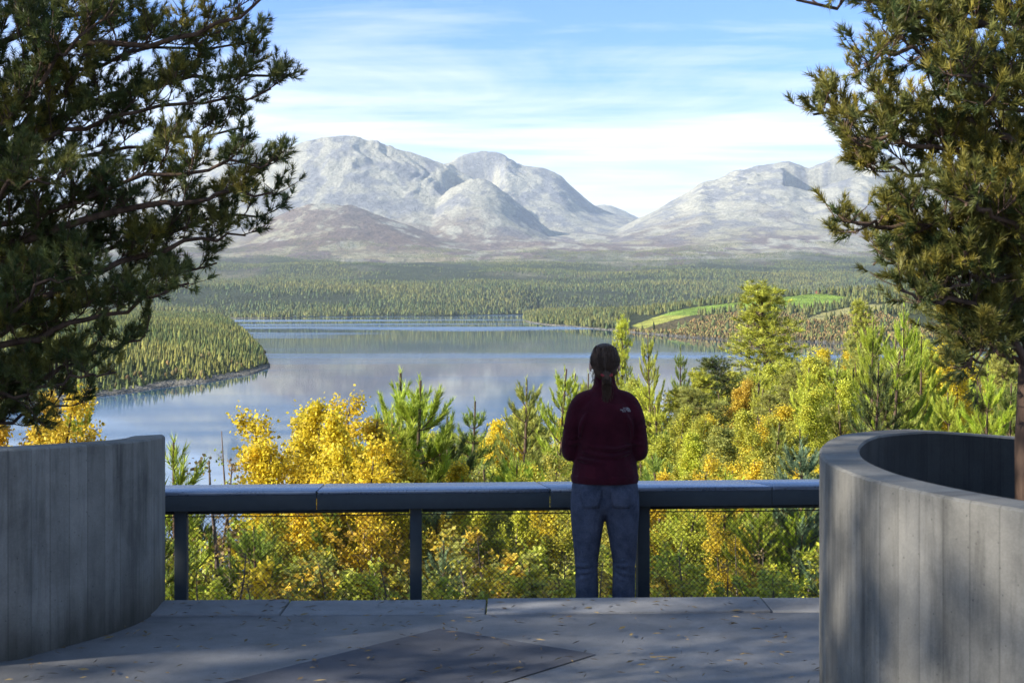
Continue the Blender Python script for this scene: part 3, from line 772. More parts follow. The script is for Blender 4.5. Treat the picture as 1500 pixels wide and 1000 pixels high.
def needles(mb, P, D, L, n, nl, nw, rng, spread=(0.35, 1.0), tint=None, hue=None):
    """bottle-brush shoots: P base (k,3), D direction (k,3), L length (k,), n needles each"""
    P = np.asarray(P, float); D = unit(D); k = len(P)
    if k == 0: return
    L = np.broadcast_to(L, (k,)); tint = rng.uniform(0, 1, k) if tint is None else tint; hue = np.zeros(k) if hue is None else hue
    t = rng.uniform(0.05, 1.0, (k, n)); d = np.repeat(D[:, None], n, 1)
    pp = rand_perp(d, rng); sp = rng.uniform(*spread, (k, n))[..., None]
    nd = unit(d + pp * sp * (1.15 - 0.5 * t[..., None]))
    b = P[:, None] + d * (t * L[:, None])[..., None]
    side = unit(np.cross(nd, rand_perp(nd, rng))) * nw * 0.5
    tip = b + nd * (nl * rng.uniform(0.75, 1.15, (k, n)))[..., None]
    v = np.stack([b - side, b + side, tip], 2).reshape(-1, 3)
    f = np.arange(len(v)).reshape(-1, 3)
    at = np.repeat(np.stack([tint, hue], -1), n * 3, 0)
    at[:, 0] = np.clip(at[:, 0] + np.repeat(rng.uniform(-.25, .25, k * n), 3), 0, 1)
    mb.add(v, f, at)

def leaves(mb, P, size, rng, hue=None, tint=None):
    """one small folded-diamond leaf at each point"""
    P = np.asarray(P, float); k = len(P); d = unit(rng.normal(size=(k, 3))); s = rand_perp(d, rng)
    sz = size * rng.uniform(0.7, 1.25, k)[:, None]
    v = np.stack([P, P + d * sz * 0.5 + s * sz * 0.36, P + d * sz, P + d * sz * 0.5 - s * sz * 0.36], 1).reshape(-1, 3)
    hue = rng.uniform(0, 1, k) ** 3 if hue is None else hue
    tint = rng.uniform(0, 1, k) if tint is None else tint
    mb.add(v, np.arange(4 * k).reshape(-1, 4), np.repeat(np.stack([tint, hue], -1), 4, 0))

def bend(p0, d, L, n, rng, wob=0.08, up=0.0):
    pts = [np.array(p0, float)]; d = unit(d)
    for i in range(n):
        d = unit(d + rng.normal(size=3) * wob + np.array([0, 0, up])); pts.append(pts[-1] + d * L / n)
    return np.array(pts)

def rotz(v, a): c, s = math.cos(a), math.sin(a); return np.array([v[0] * c - v[1] * s, v[0] * s + v[1] * c, v[2]])

# ---- Scots pine boughs: a limb path grows flat fans of twigs whose ends carry upturned tufts
def pine_bough(wood, nd, path, r0, rng, fan=0.42, tuft=0.062, dens=1.0, nper=50, nl=0.050, nw=0.0052, sec_len=0.75, hue0=0.12, start=0.25):
    path = np.asarray(path, float); path = path.copy(); path[1:-1] += rng.normal(size=(len(path) - 2, 3)) * 0.018; r0 = r0 * 0.72
    seg = np.linalg.norm(np.diff(path, axis=0), axis=1); tot = seg.sum(); cum = np.concatenate([[0], np.cumsum(seg)])
    def at(t):
        s = t * tot; i = min(np.searchsorted(cum, s, side='right') - 1, len(seg) - 1); q = (s - cum[i]) / seg[i]
        return path[i] * (1 - q) + path[i + 1] * q, unit(path[i + 1] - path[i])
    wood.tube(path, np.linspace(r0, 0.006, len(path)), 7)
    SP, SD, HU = [], [], []
    ns = int(tot * 9.0 * dens * (1 - start)) + 3
    for i in range(ns):
        t = start + (1 - start) * (i + rng.uniform(0, 0.8)) / ns; t = min(t, 0.995)
        p, d = at(t)
        L = 0.82 * sec_len * (1.05 - 0.72 * t) * rng.uniform(0.55, 1.2)
        sgn = 1 if (i % 2) else -1
        sd_ = unit(rotz(d, sgn * rng.uniform(0.5, 1.15)) + np.array([0, 0, rng.uniform(-0.15, 0.5)]) + rng.normal(size=3) * 0.22)
        q = bend(p, sd_, L, 5, rng, 0.13, 0.05)
        wood.tube(q, np.linspace(max(0.004, r0 * 0.28 * (1.1 - t)), 0.0035, 6), 5, cap=False)
        hb = rng.uniform(0, 1) ** 3 * 0.6
        nt_ = int(L * 38 * dens) + 2
        for j in range(nt_):
            tt = 0.25 + 0.75 * (j + rng.uniform(0, .9)) / nt_; s = min(tt, 0.999) * 5; k = int(s)
            pp = q[k] * (1 - (s - k)) + q[min(k + 1, 5)] * (s - k); dd = unit(q[min(k + 1, 5)] - q[k])
            td = unit(rotz(dd, (1 if j % 2 else -1) * rng.uniform(0.3, 1.2)) + np.array([0, 0, rng.uniform(0.0, 0.75)]) + rng.normal(size=3) * 0.2)
            tl = rng.uniform(0.05, 0.15)
            tw = bend(pp, td, tl, 2, rng, 0.12, 0.12)
            wood.tube(tw, [0.003, 0.0026, 0.002], 3, cap=False)
            m = 1 if rng.uniform() < 0.35 else 2
            for z in range(m):
                SP.append(tw[-1] if z == 0 else tw[1]); SD.append(unit(tw[-1] - tw[1] + np.array([0, 0, 0.03]) + rng.normal(size=3) * 0.05 * (z + 0.5))); HU.append(hue0 * rng.uniform(0, 2.0) + hb)
        SP.append(q[-1]); SD.append(unit(q[-1] - q[-2])); HU.append(0.1)
    TT = np.clip(rng.normal(0.5, 0.22, len(SP)), 0, 1); needles(nd, SP, SD, tuft * rng.uniform(0.75, 1.3, len(SP)), nper, nl, nw, rng, spread=(0.45, 1.5), tint=TT, hue=np.clip(HU, 0, 1))
    return len(SP)

def crv(pts, n=10):
    P = np.array([tuple(p) for p in pts], float); P = np.vstack([2 * P[0] - P[1], P, 2 * P[-1] - P[-2]]); out = []
    m = len(P) - 3; per = max(2, n // m)
    for i in range(1, len(P) - 2):
        for tt in np.linspace(0, 1, per, endpoint=False):
            p0, p1, p2, p3 = P[i - 1], P[i], P[i + 1], P[i + 2]
            out.append(0.5 * ((2 * p1) + (-p0 + p2) * tt + (2 * p0 - 5 * p1 + 4 * p2 - p3) * tt ** 2 + (-p0 + 3 * p1 - 3 * p2 + p3) * tt ** 3))
    out.append(P[-2]); return np.array(out)

rng = np.random.default_rng(21)
# -- left pine: stands outside the frame behind the curved wall; its limbs reach in from the left
TX, TY = -3.75, 8.6
tw_ = MB(); trunkpath = crv([(TX - .1, TY, -1.6), (TX, TY, 0.5), (TX + 0.1, TY, 2.0), (TX + 0.0, TY + .1, 3.6), (TX + .1, TY + .1, 5.6)], 12)
LP = empty('big_pine', (TX, TY, -1.5)); tag(LP, 'large dark pine filling the upper left, its boughs reaching over the curved wall', 'pine tree')
def child(mb, name, m, root, **k):
    o = mb.build(name, m, root, **k); o.location = -root.location; return o
tw_.tube(trunkpath, np.linspace(0.19, 0.07, len(trunkpath)), 12)
child(tw_, 'trunk', M_pbark, LP, smooth=True)
wood, nd = MB(), MB()
limbs = [  # (pixel path on the photograph, distance at start and end)
 ([(-170, 360), (0, 290), (50, 205), (130, 152), (215, 125), (300, 112), (400, 110)], 8.6, 8.9, .055, 0.62),
 ([(-170, 250), (0, 120), (120, 70), (240, 55), (330, 25), (385, -25)], 8.6, 8.2, .04, 0.6),
 ([(-170, 200), (0, 60), (140, 10), (250, -40), (330, -80)], 8.6, 8.7, .035, 0.6),
 ([(-170, 420), (20, 355), (130, 318), (230, 300), (300, 282), (372, 282)], 8.6, 8.4, .045, 0.62),
 ([(-170, 500), (20, 450), (110, 410), (200, 372), (280, 352), (338, 345)], 8.6, 8.8, .045, 0.6),
 ([(-170, 540), (30, 500), (120, 468), (200, 440), (262, 415)], 8.6, 8.3, .035, 0.5),
 ([(-170, 600), (20, 565), (90, 535), (160, 510), (205, 490)], 8.6, 8.7, .03, 0.45),
 ([(-170, 640), (0, 622), (60, 600), (110, 585)], 8.6, 8.9, .02, 0.32),
 ([(-170, 330), (-20, 260), (60, 235), (150, 225), (250, 205), (340, 185)], 8.6, 9.0, .03, 0.5),
 ([(-170, 300), (-10, 190), (60, 120), (110, 60), (160, 10)], 8.6, 8.0, .03, 0.5),
 ([(-170, 460), (0, 400), (90, 380), (170, 340), (250, 325)], 8.6, 9.2, .03, 0.5),
 ([(-170, 560), (-20, 500), (50, 430), (120, 400)], 8.6, 8.0, .03, 0.5),
 ([(-170, 590), (-30, 560), (40, 540), (100, 520)], 8.6, 9.4, .03, 0.5),
 ([(-170, 400), (-60, 320), (20, 270), (90, 270)], 8.6, 7.8, .03, 0.5),
 ([(-170, 150), (-40, 40), (60, -10), (150, -60)], 8.6, 9.1, .03, 0.5),
 ([(-170, 380), (0, 330), (110, 290), (210, 262), (320, 245), (368, 240)], 8.6, 8.2, .03, 0.55),
 ([(-170, 470), (10, 420), (120, 380), (220, 345), (310, 318), (360, 318)], 8.6, 9.1, .03, 0.55),
 ([(-170, 350), (0, 270), (90, 200), (190, 165), (290, 150), (372, 130)], 8.6, 8.5, .03, 0.5),
 ([(-170, 330), (-20, 230), (60, 160), (150, 95), (250, 70), (360, 60)], 8.6, 9.2, .03, 0.5),
 ([(-170, 540), (0, 490), (90, 460), (180, 420), (240, 400), (300, 385)], 8.6, 9.2, .03, 0.45),
 ([(-170, 620), (-20, 590), (50, 570), (120, 550), (165, 545)], 8.6, 8.3, .02, 0.4),
]
tot = 0
for pts, Ya, Yb, r0, sl in limbs:
    pts = [(x + max(0, x - 120) * 0.10, y) for x, y in pts]
    n = len(pts); w3 = [W(px, py, Ya + (Yb - Ya) * i / (n - 1)) for i, (px, py) in enumerate(pts)]
    w3[0] = Vector((TX, TY, w3[0].z))
    tot += pine_bough(wood, nd, crv(w3, 18), r0, rng, sec_len=sl, dens=0.98, start=0.2)
# crown parts outside the frame: keep the tree whole
for z in np.linspace(1.6, 5.4, 12):
    a = rng.uniform(1.2, 5.0); L = 2.2 * (1.1 - z / 7)
    if z > 4.2: a = rng.uniform(0, 6.28)
    q = bend((TX, TY, z), (math.cos(a), math.sin(a), 0.2), L, 8, rng, 0.08, 0.03)
    pine_bough(wood, nd, q, 0.035, rng, sec_len=0.6, dens=0.6, start=0.3)
child(wood, 'limbs', M_pbark, LP)
child(nd, 'crown', M_needle, LP, attrs=True)

# -- right pine: trunk stands inside the round wall at the frame edge
RP = empty('leaning_pine', (2.285, 6.28, -0.25)); tag(RP, 'dark pine growing inside the round wall, boughs hanging in from the right edge', 'pine tree')
rng = np.random.default_rng(33)
tr = MB(); tp = crv([(2.285, 6.28, -0.3), (2.27, 6.28, 0.6), (2.28, 6.28, 1.25), (2.42, 6.3, 2.0), (2.52, 6.3, 2.9), (2.5, 6.3, 4.2)], 14)
tr.tube(tp, np.linspace(0.05, 0.03, len(tp)), 10)
child(tr, 'trunk', M_pbark, RP, smooth=True)
wood, nd = MB(), MB()
rl = [
 ([(1540, 440), (1490, 405), (1440, 405), (1395, 425)], 6.3, 6.0, .02, 0.36),
 ([(1530, 500), (1490, 465), (1450, 470), (1412, 492)], 6.3, 6.5, .02, 0.32),
 ([(1560, 400), (1500, 352), (1430, 358), (1365, 372)], 6.3, 6.1, .02, 0.38),
 ([(1510, 560), (1480, 505), (1450, 520), (1425, 540)], 6.3, 6.0, .014, 0.26),
 ([(1590, 100), (1480, 60), (1380, 25), (1290, 5), (1200, 0)], 6.3, 6.1, .03, 0.5),
 ([(1590, 30), (1500, -20), (1400, -50), (1300, -70)], 6.3, 6.4, .03, 0.45),
 ([(1590, 210), (1500, 110), (1420, 75), (1350, 72), (1290, 95)], 6.3, 5.9, .03, 0.42),
 ([(1590, 330), (1500, 215), (1420, 170), (1340, 158), (1265, 165), (1222, 168)], 6.3, 6.4, .03, 0.42),
 ([(1560, 420), (1500, 310), (1440, 245), (1380, 215), (1300, 205), (1265, 195)], 6.3, 6.1, .032, 0.4),
 ([(1560, 400), (1480, 290), (1400, 262), (1330, 248), (1285, 245)], 6.3, 6.5, .025, 0.38),
 ([(1530, 460), (1470, 370), (1400, 335), (1330, 328), (1272, 325)], 6.3, 6.1, .028, 0.42),
 ([(1520, 500), (1470, 420), (1400, 395), (1340, 385), (1300, 388)], 6.3, 6.4, .025, 0.4),
 ([(1500, 545), (1470, 480), (1430, 452), (1380, 440), (1335, 425)], 6.3, 6.0, .028, 0.36),
 ([(1500, 560), (1470, 520), (1440, 500), (1410, 495)], 6.3, 6.4, .018, 0.25),
 ([(1600, 150), (1500, 40), (1430, 20), (1360, 60)], 6.3, 6.7, .025, 0.42),
 ([(1600, 250), (1540, 200), (1470, 140), (1410, 110)], 6.3, 5.7, .025, 0.42),
 ([(1590, 330), (1540, 280), (1480, 230), (1430, 200)], 6.3, 6.8, .025, 0.4),
 ([(1560, 430), (1520, 370), (1470, 320), (1420, 300)], 6.3, 5.7, .025, 0.4),
 ([(1540, 470), (1510, 430), (1470, 380), (1440, 360)], 6.3, 6.7, .025, 0.38),
]
for pts, Ya, Yb, r0, sl in rl:
    pts = [(x - max(0, 1460 - x) * 0.13, y) for x, y in pts]
    n = len(pts); w3 = [W(px, py, Ya + (Yb - Ya) * i / (n - 1)) for i, (px, py) in enumerate(pts)]
    zi = np.argmin([abs(q[2] - w3[0].z) for q in tp]); w3[0] = Vector(tp[zi])
    tot += pine_bough(wood, nd, crv(w3, 16), r0, rng, sec_len=sl * 0.9, dens=1.3, start=0.25, tuft=0.06, nl=0.046, hue0=0.3)
for z in np.linspace(1.9, 4.1, 10):
    a = rng.uniform(-1.3, 1.3); i = np.argmin(abs(tp[:, 2] - z))
    pine_bough(wood, nd, bend(tp[i], (math.cos(a), math.sin(a), 0.25), 1.4, 7, rng, 0.08, 0.02), 0.02, rng, sec_len=0.45, dens=0.7)
child(wood, 'limbs', M_pbark, RP)
child(nd, 'crown', M_needle, RP, attrs=True)
print('shoots', tot)

# -- prototypes of the slope trees; every placed tree shares their meshes
def make_birch(name, H, leaf, nleaf, rng, spread=0.28, nbr=34, stems=1, lean=0.05):
    root = empty(name, (0, 0, 0)); wd, lv = MB(), MB(); P = []; Q = []
    for s in range(stems):
        a0 = rng.uniform(0, 6.28); off = 0.0 if stems == 1 else 0.10 * H
        tp_ = bend((off * math.cos(a0) * 0.3, off * math.sin(a0) * 0.3, 0), (math.cos(a0) * lean * stems, math.sin(a0) * lean * stems, 1), H * rng.uniform(0.8, 1.0) if s else H, 10, rng, 0.035, 0.02)
        wd.tube(tp_, np.linspace(H * 0.012, H * 0.0016, 11), 6, cap=False)
        for i in range(nbr):
            t = 0.12 + 0.86 * (i + rng.uniform()) / nbr; k = min(int(t * 10), 9); p = tp_[k] * (1 - (t * 10 - k)) + tp_[k + 1] * (t * 10 - k)
            a = rng.uniform(0, 6.28); L = H * spread * (1.08 - t) ** 0.75 * rng.uniform(0.6, 1.15) * min(1, 0.45 + t * 1.8)
            b = bend(p, (math.cos(a), math.sin(a), rng.uniform(0.5, 1.1)), L, 5, rng, 0.13, 0.05)
            wd.tube(b, np.linspace(H * .0035 * (1.1 - t), H * .0007, 6), 3, cap=False)
            for j in range(4):
                tt = rng.uniform(0.25, 1); kk = min(int(tt * 5), 4); pp = b[kk]
                c = bend(pp, unit(b[kk + 1] - b[kk]) + rng.normal(size=3) * 0.6, L * 0.4, 3, rng, 0.15, 0.0)
                wd.tube(c, [H * .0011, H * .0008, H * .0006, H * .0004], 3, cap=False)
                P.append(c); Q.append(t)
    P = np.array(P); m = len(P); i = rng.integers(0, m, nleaf); t = rng.uniform(0, 3, nleaf); k = np.minimum(t.astype(int), 2); f_ = (t - k)[:, None]
    pts = P[i, k] * (1 - f_) + P[i, k + 1] * f_ + rng.normal(size=(nleaf, 3)) * H * 0.011
    br_h = rng.uniform(0, 1, m) ** 3 * 0.6; hu = np.clip(br_h[i] + rng.uniform(-.15, .2, nleaf), 0, 1)
    leaves(lv, pts, leaf, rng, hue=hu)
    child(wd, 'trunk', M_bbark, root); child(lv, 'crown', M_crown, root, attrs=True)
    root['_h'] = H
    return root

def make_young_pine(name, H, rng, nl=0.065, nw=0.0068, nper=72, whorl=0.25, width=0.34, shoot=0.16, dens=1.25, ang=0.55):
    """whorled young pine with upright candle-like shoots"""
    root = empty(name, (0, 0, 0)); wd, nd_ = MB(), MB(); SP, SD, SL, HU = [], [], [], []
    tp_ = bend((0, 0, 0), (0, 0, 1), H, 14, rng, 0.02, 0.03)
    wd.tube(tp_, np.linspace(H * 0.014, H * 0.0025, 15), 6, cap=False)
    z = 0.10 * H
    nwh = int(0.9 * H / whorl)
    for w_i in range(nwh):
        t = (z + w_i * whorl) / H
        if t > 0.985: break
        k = min(int(t * 14), 13); p = tp_[k] * (1 - (t * 14 - k)) + tp_[k + 1] * (t * 14 - k)
        L = H * width * (1.02 - t) ** 0.8 * min(1, 0.6 + 2 * t); a0 = rng.uniform(0, 6.28); nb = rng.integers(4, 7)
        for b_i in range(nb):
            a = a0 + b_i * 6.283 / nb + rng.uniform(-.25, .25); l = L * rng.uniform(0.7, 1.15)
            b = bend(p, (math.cos(a), math.sin(a), ang * rng.uniform(0.4, 1.3)), l, 5, rng, 0.06, 0.10)
            wd.tube(b, np.linspace(H * .0045 * (1.15 - t), H * .0012, 6), 4, cap=False)
            ns_ = max(2, int(l / shoot * 2.4 * dens))
            for j in range(ns_):
                tt = 0.22 + 0.78 * (j + 0.5) / ns_; kk = min(int(tt * 5), 4); pp = b[kk] * (1 - (tt * 5 - kk)) + b[kk + 1] * (tt * 5 - kk)
                d0 = unit(b[kk + 1] - b[kk]); dd = unit(rotz(d0, (1 if j % 2 else -1) * rng.uniform(0.3, 0.9)) + np.array([0, 0, rng.uniform(0.35, 1.1)]))
                SP.append(pp); SD.append(dd); SL.append(shoot * rng.uniform(0.6, 1.3)); HU.append(rng.uniform(0, 0.35))
            SP.append(b[-2]); SD.append(unit(b[-1] - b[-2] + np.array([0, 0, 0.2 * l]))); SL.append(l * 0.2 + shoot * 1.1); HU.append(0.1)
    SP.append(tp_[-2]); SD.append((0, 0, 1)); SL.append(H / 14 * 1.1); HU.append(0.1)
    for j in range(4):
        a = j * 1.57; SP.append(tp_[-2]); SD.append(unit((math.cos(a) * .5, math.sin(a) * .5, 1))); SL.append(shoot * 1.1); HU.append(0.1)
    needles(nd_, SP, np.array([unit(d) for d in SD]), np.array(SL), nper, nl, nw, rng, spread=(0.3, 0.9), tint=np.clip(rng.normal(.5, .22, len(SP)), 0, 1), hue=np.array(HU))
    child(wd, 'trunk', M_pbark, root); child(nd_, 'crown', M_young, root, attrs=True)
    root['_h'] = H
    return root

def make_tall_pine(name, H, rng, crown0=0.3, width=0.17, nb=62, nl=0.17, nw=0.02, nper=28, dn=1.0):
    root = empty(name, (0, 0, 0)); wd, nd_ = MB(), MB(); SP, SD, HU = [], [], []
    tp_ = bend((0, 0, 0), (0, 0, 1), H, 14, rng, 0.02, 0.03)
    wd.tube(tp_, np.linspace(H * 0.013, H * 0.002, 15), 8, cap=False)
    for i in range(nb):
        t = crown0 + (0.99 - crown0) * (i / nb) ** 0.9; k = min(int(t * 14), 13); p = tp_[k] * (1 - (t * 14 - k)) + tp_[k + 1] * (t * 14 - k)
        a = i * 2.4 + rng.uniform(-.4, .4); s = (t - crown0) / (1 - crown0)
        L = H * width * (min(1, 0.55 + s * 1.6)) * (1.03 - s) ** 0.6 * rng.uniform(0.55, 1.15)
        b = bend(p, (math.cos(a), math.sin(a), 0.1 + 0.5 * s), L, 6, rng, 0.12, 0.07)
        wd.tube(b, np.linspace(H * .004 * (1.2 - s), H * .0008, 7), 4, cap=False)
        for j in range(int((14 + L * 22) * dn)):
            tt = rng.uniform(0.3, 1) ** 0.8; kk = min(int(tt * 6), 5); pp = b[kk] * (1 - (tt * 6 - kk)) + b[kk + 1] * (tt * 6 - kk)
            off = rng.normal(size=3) * np.array([1, 1, 0.5]) * (0.12 + 0.16 * L * (1 - tt * 0.5)); q = pp + off + np.array([0, 0, abs(off[2])])
            SP.append(q); SD.append(unit(off * 0.6 + np.array([0, 0, 0.2]))); HU.append(rng.uniform(0, 0.4))
            if j % 3 == 0: wd.tube([pp, q], [H * .001, H * .0005], 3, cap=False)
    needles(nd_, SP, SD, 0.16, nper, nl, nw, rng, spread=(0.6, 1.8), tint=np.clip(rng.normal(.5, .25, len(SP)), 0, 1), hue=np.array(HU))
    child(wd, 'trunk', M_pbark, root); child(nd_, 'crown', M_young, root, attrs=True)
    root['_h'] = H
    return root

rg = np.random.default_rng(5)
PROTO = {
 'birch': [make_birch('birch', 3.4, 0.031, 34000, rg, 0.30, 40, 3, 0.04), make_birch('birch', 3.4, 0.031, 30000, rg, 0.26, 34, 2, 0.07)],
 'thin': [make_birch('birch_sapling', 3.0, 0.030, 260, rg, 0.10, 12, 1, 0.03), make_birch('birch_sapling', 2.6, 0.030, 420, rg, 0.20, 12, 1, 0.05)],
 'birch_far': [make_birch('birch', 8, 0.062, 52000, rg, 0.24, 76, 1, 0.03), make_birch('birch', 8, 0.062, 52000, rg, 0.27, 60, 2, 0.05)],
 'ypine': [make_young_pine('young_pine', 3.6, rg, dens=1.9), make_young_pine('young_pine', 3.2, rg, width=0.30, dens=1.9), make_young_pine('young_pine', 2.2, rg, whorl=0.24, width=0.24, shoot=0.12, nper=44)],
 'mpine': [make_young_pine('pine_tree', 7.5, rg, nl=0.13, nw=0.018, nper=30, whorl=0.36, width=0.28, shoot=0.26, dens=1.3), make_young_pine('pine_tree', 7.5, rg, nl=0.13, nw=0.018, nper=30, whorl=0.34, width=0.21, shoot=0.24, dens=1.4, ang=0.25)],
 'tpine': [make_tall_pine('pine_tree', 15, rg), make_tall_pine('pine_tree', 13, rg, 0.2, 0.14, 60)],
 'spine': [make_tall_pine('pine_tree', 14, rg, 0.15, 0.17, 44, dn=0.36)],
 'shrub': [make_birch('shrub', 1.5, 0.035, 5200, rg, 0.42, 24, 4, 0.10), make_birch('shrub', 1.5, 0.030, 4500, rg, 0.45, 24, 4, 0.12)],
}
BASE_NAME = {'birch': 'birch_tree', 'thin': 'birch_sapling', 'birch_far': 'birch_tree', 'ypine': 'young_pine', 'mpine': 'pine_tree', 'tpine': 'pine_tree', 'shrub': 'shrub'}
GROUPS = {'birch': 'yellow birches just behind the railing', 'thin': 'thin saplings in front of the lake', 'birch_far': 'autumn birches on the wooded slope', 'ypine': 'young pines behind the railing',
          'mpine': 'pines on the wooded slope', 'tpine': 'tall pines on the wooded slope', 'shrub': 'shrubs seen through the railing mesh'}
used = set()
YEL = (0.72, 0.57, 0.05); YG = (0.50, 0.52, 0.07); GRN = (0.23, 0.31, 0.06); DG = (0.09, 0.13, 0.04); LIME = (0.42, 0.50, 0.06); OR = (0.62, 0.44, 0.06); BG = (0.22, 0.33, 0.17); OLV = (0.38, 0.40, 0.09); BRN = (0.30, 0.20, 0.09)
PLACED = []
def plant(kind, px, top, Y, color, label=None, wide=1.0, var=None, sink=0.0, hscale=None):
    x = (px - 750) * Y / F; z0 = float(terrain(np.array([x]), np.array([Y]))[0]) - 0.05 - sink
    H = CZ - (top - HY) * Y / F - z0
    v = PROTO[kind]; p = v[(len(PLACED) if var is None else var) % len(v)]
    s = H / p['_h']
    if p.name not in used:
        used.add(p.name); o = p; parts = list(p.children)
    else:
        o = p.copy(); COL.objects.link(o); parts = []
        for c in p.children:
            d = c.copy(); COL.objects.link(d); d.parent = o; parts.append(d)
    o.location = (x, Y, z0); o.rotation_euler = (0, 0, random.uniform(0, 6.28)); o.scale = (s * wide, s * wide, s)
    for c in parts:
        c.location = (0, 0, 0)
        if c.data.name.startswith('crown'):
            j = random.uniform(0.88, 1.12); c.color = (color[0] * j, color[1] * j * random.uniform(0.95, 1.05), color[2], 1)
    PLACED.append((o, kind, px, top, Y, color, label))
    return o

# ---- hand placed, read off the photograph
plant('ypine', 255, 640, 11.5, LIME, 'small lime green young pine right beside the end of the curved left wall', 1.0, 2)
plant('thin', 368, 628, 12, GRN, 'tall bare sapling with few leaves standing in front of the pale water', 0.8, 0)
plant('thin', 312, 680, 12, BRN, 'short leafless looking sapling between the lime pine and the tall bare sapling', 1.0, 1)
plant('thin', 350, 672, 11.5, BRN, 'brownish sapling just left of the tall bare sapling', 1.3, 1)
plant('birch', 474, 597, 13.2, YEL, 'tallest golden yellow birch left of the pines, rounded top against the lake', 1.0, 0)
plant('birch', 436, 655, 12.6, YEL, 'golden birch on the left flank of the big yellow clump', 0.9, 1)
plant('birch', 522, 588, 14.0, YEL, 'yellow birch with an open twiggy top, touching the left young pine', 0.9, 1)
plant('birch', 500, 640, 12.6, YEL, 'dense yellow birch in the middle of the golden clump', 1.0, 0)
plant('birch', 462, 612, 14.2, YEL, 'golden birch directly behind the tallest one in the yellow clump', 1.1, 1)
plant('birch', 488, 606, 14.6, YEL, 'golden birch filling the gap between the two tallest yellow birches', 1.1, 0)
plant('birch', 545, 615, 15.2, YEL, 'yellow birch at the right end of the golden clump beside the pines', 1.0, 0)
plant('birch', 430, 690, 13.0, YEL, 'low golden birch at the left foot of the yellow clump above the rail', 1.1, 0)
plant('ypine', 1285, 470, 24, LIME, 'lime young pine left of the bright one above the round wall', 0.7, 1)
plant('ypine', 1350, 492, 22, LIME, 'lime young pine just right of the bright one above the round wall', 0.8, 0)
plant('mpine', 1230, 540, 30, YG, 'broad yellow green pine above the left rim of the round wall', 1.3, 0)
plant('ypine', 586, 546, 17, LIME, 'bright young pine with the tallest leader left of the woman', 0.95, 0)
plant('ypine', 628, 556, 15.5, LIME, 'bright green young pine just right of the tallest one, above the second post', 1.05, 1)
plant('ypine', 655, 610, 16.5, DG, 'dark shaded young pine tucked behind the bright pair', 1.0, 0)
plant('ypine', 560, 600, 15, LIME, 'young pine between the yellow birches and the bright pair', 0.9, 1)
plant('mpine', 697, 585, 31, GRN, 'slender dark conifer standing alone against the water right of the young pines', 1.0, 1)
plant('mpine', 757, 556, 30, OLV, 'olive pine left of the two tallest pines beside the woman', 1.0, 0)
plant('mpine', 806, 538, 27, LIME, 'bright pine just left of the woman with its top against the lake', 0.9, 0)
plant('mpine', 831, 546, 31, YG, 'narrow pine touching the left shoulder of the woman', 0.7, 1)
plant('mpine', 862, 545, 36, OLV, 'pine half hidden behind the left shoulder of the woman', 0.8, 1)
plant('tpine', 912, 470, 62, YG, 'thin golden green pine rising just right of the head of the woman', 0.55, 1)
plant('mpine', 961, 489, 50, YG, 'slim pine right of the woman, left one of a pair', 0.55, 0)
plant('mpine', 990, 508, 52, GRN, 'slim blue green pine right of the woman, right one of a pair', 0.6, 1)
plant('tpine', 1034, 528, 44, DG, 'round topped dark green pine left of the tall lone pine', 1.5, 0)
plant('birch_far', 1060, 560, 33, OR, 'pointed tree with orange leaves in front of the round dark pine', 0.9, 0)
plant('birch_far', 1078, 592, 24, YEL, 'broad bright yellow birch right of the woman, top below the tall pine', 1.15, 1)
plant('birch_far', 1040, 640, 22, YG, 'yellow green birch left of the broad bright one', 1.0, 0)
plant('tpine', 1136, 420, 60, YG, 'tallest pine on the slope, rising alone above the far lake shore', 1.75, 1)
plant('birch_far', 1168, 556, 36, YG, 'yellow green pointed birch right below the tallest pine', 0.9, 0)
plant('mpine', 1205, 525, 52, OLV, 'olive pine right of the tallest pine above the round wall', 0.9, 1)
plant('tpine', 1240, 500, 60, OLV, 'open crowned pine left of the golden green pine at the meadow end', 0.7, 1)
plant('tpine', 1268, 444, 66, YG, 'golden green pine whose top meets the far farmhouse', 0.85, 0)
plant('ypine', 1322, 448, 20, LIME, 'bright lime young pine with long shoots, above the round wall', 0.6, 0)
plant('mpine', 1375, 478, 34, OLV, 'olive pine right of the bright lime pine', 0.8, 0)
plant('mpine', 1420, 505, 38, YG, 'yellowish pine under the dark overhanging boughs', 0.9, 1)
plant('ypine', 1450, 538, 14, LIME, 'bright lime young pine against the right edge above the round wall', 0.9, 0)
plant('ypine', 1395, 575, 17, LIME, 'low lime young pine behind the far rim of the round wall', 0.9, 1)
plant('ypine', 1490, 560, 18, GRN, 'green young pine behind the trunk at the right edge', 0.9, 1)
plant('ypine', 1165, 650, 12.5, BG, 'blue green young pine beside the railing end at the round wall', 1.1, 1)
plant('birch_far', 975, 598, 30, YG, 'yellow green birch directly right of the woman at elbow height', 0.9, 1)
plant('birch', 965, 668, 14, YEL, 'yellow birch touching the right elbow of the woman above the rail', 1.1, 0)
plant('birch', 1110, 668, 16, YEL, 'yellow birch left of the blue green pine above the rail', 1.1, 1)
plant('birch_far', 1240, 590, 30, YG, 'yellow green birch behind the left rim of the round wall', 0.9, 0)
plant('birch', 15, 575, 13, OR, 'orange birch at the left edge above the curved wall', 1.0, 0)
plant('birch', 78, 578, 14, OR, 'orange yellow birch under the left pine boughs', 0.7, 1)
plant('ypine', 106, 566, 13.5, LIME, 'narrow lime green pine under the left pine boughs beside the lake', 0.45, 1)

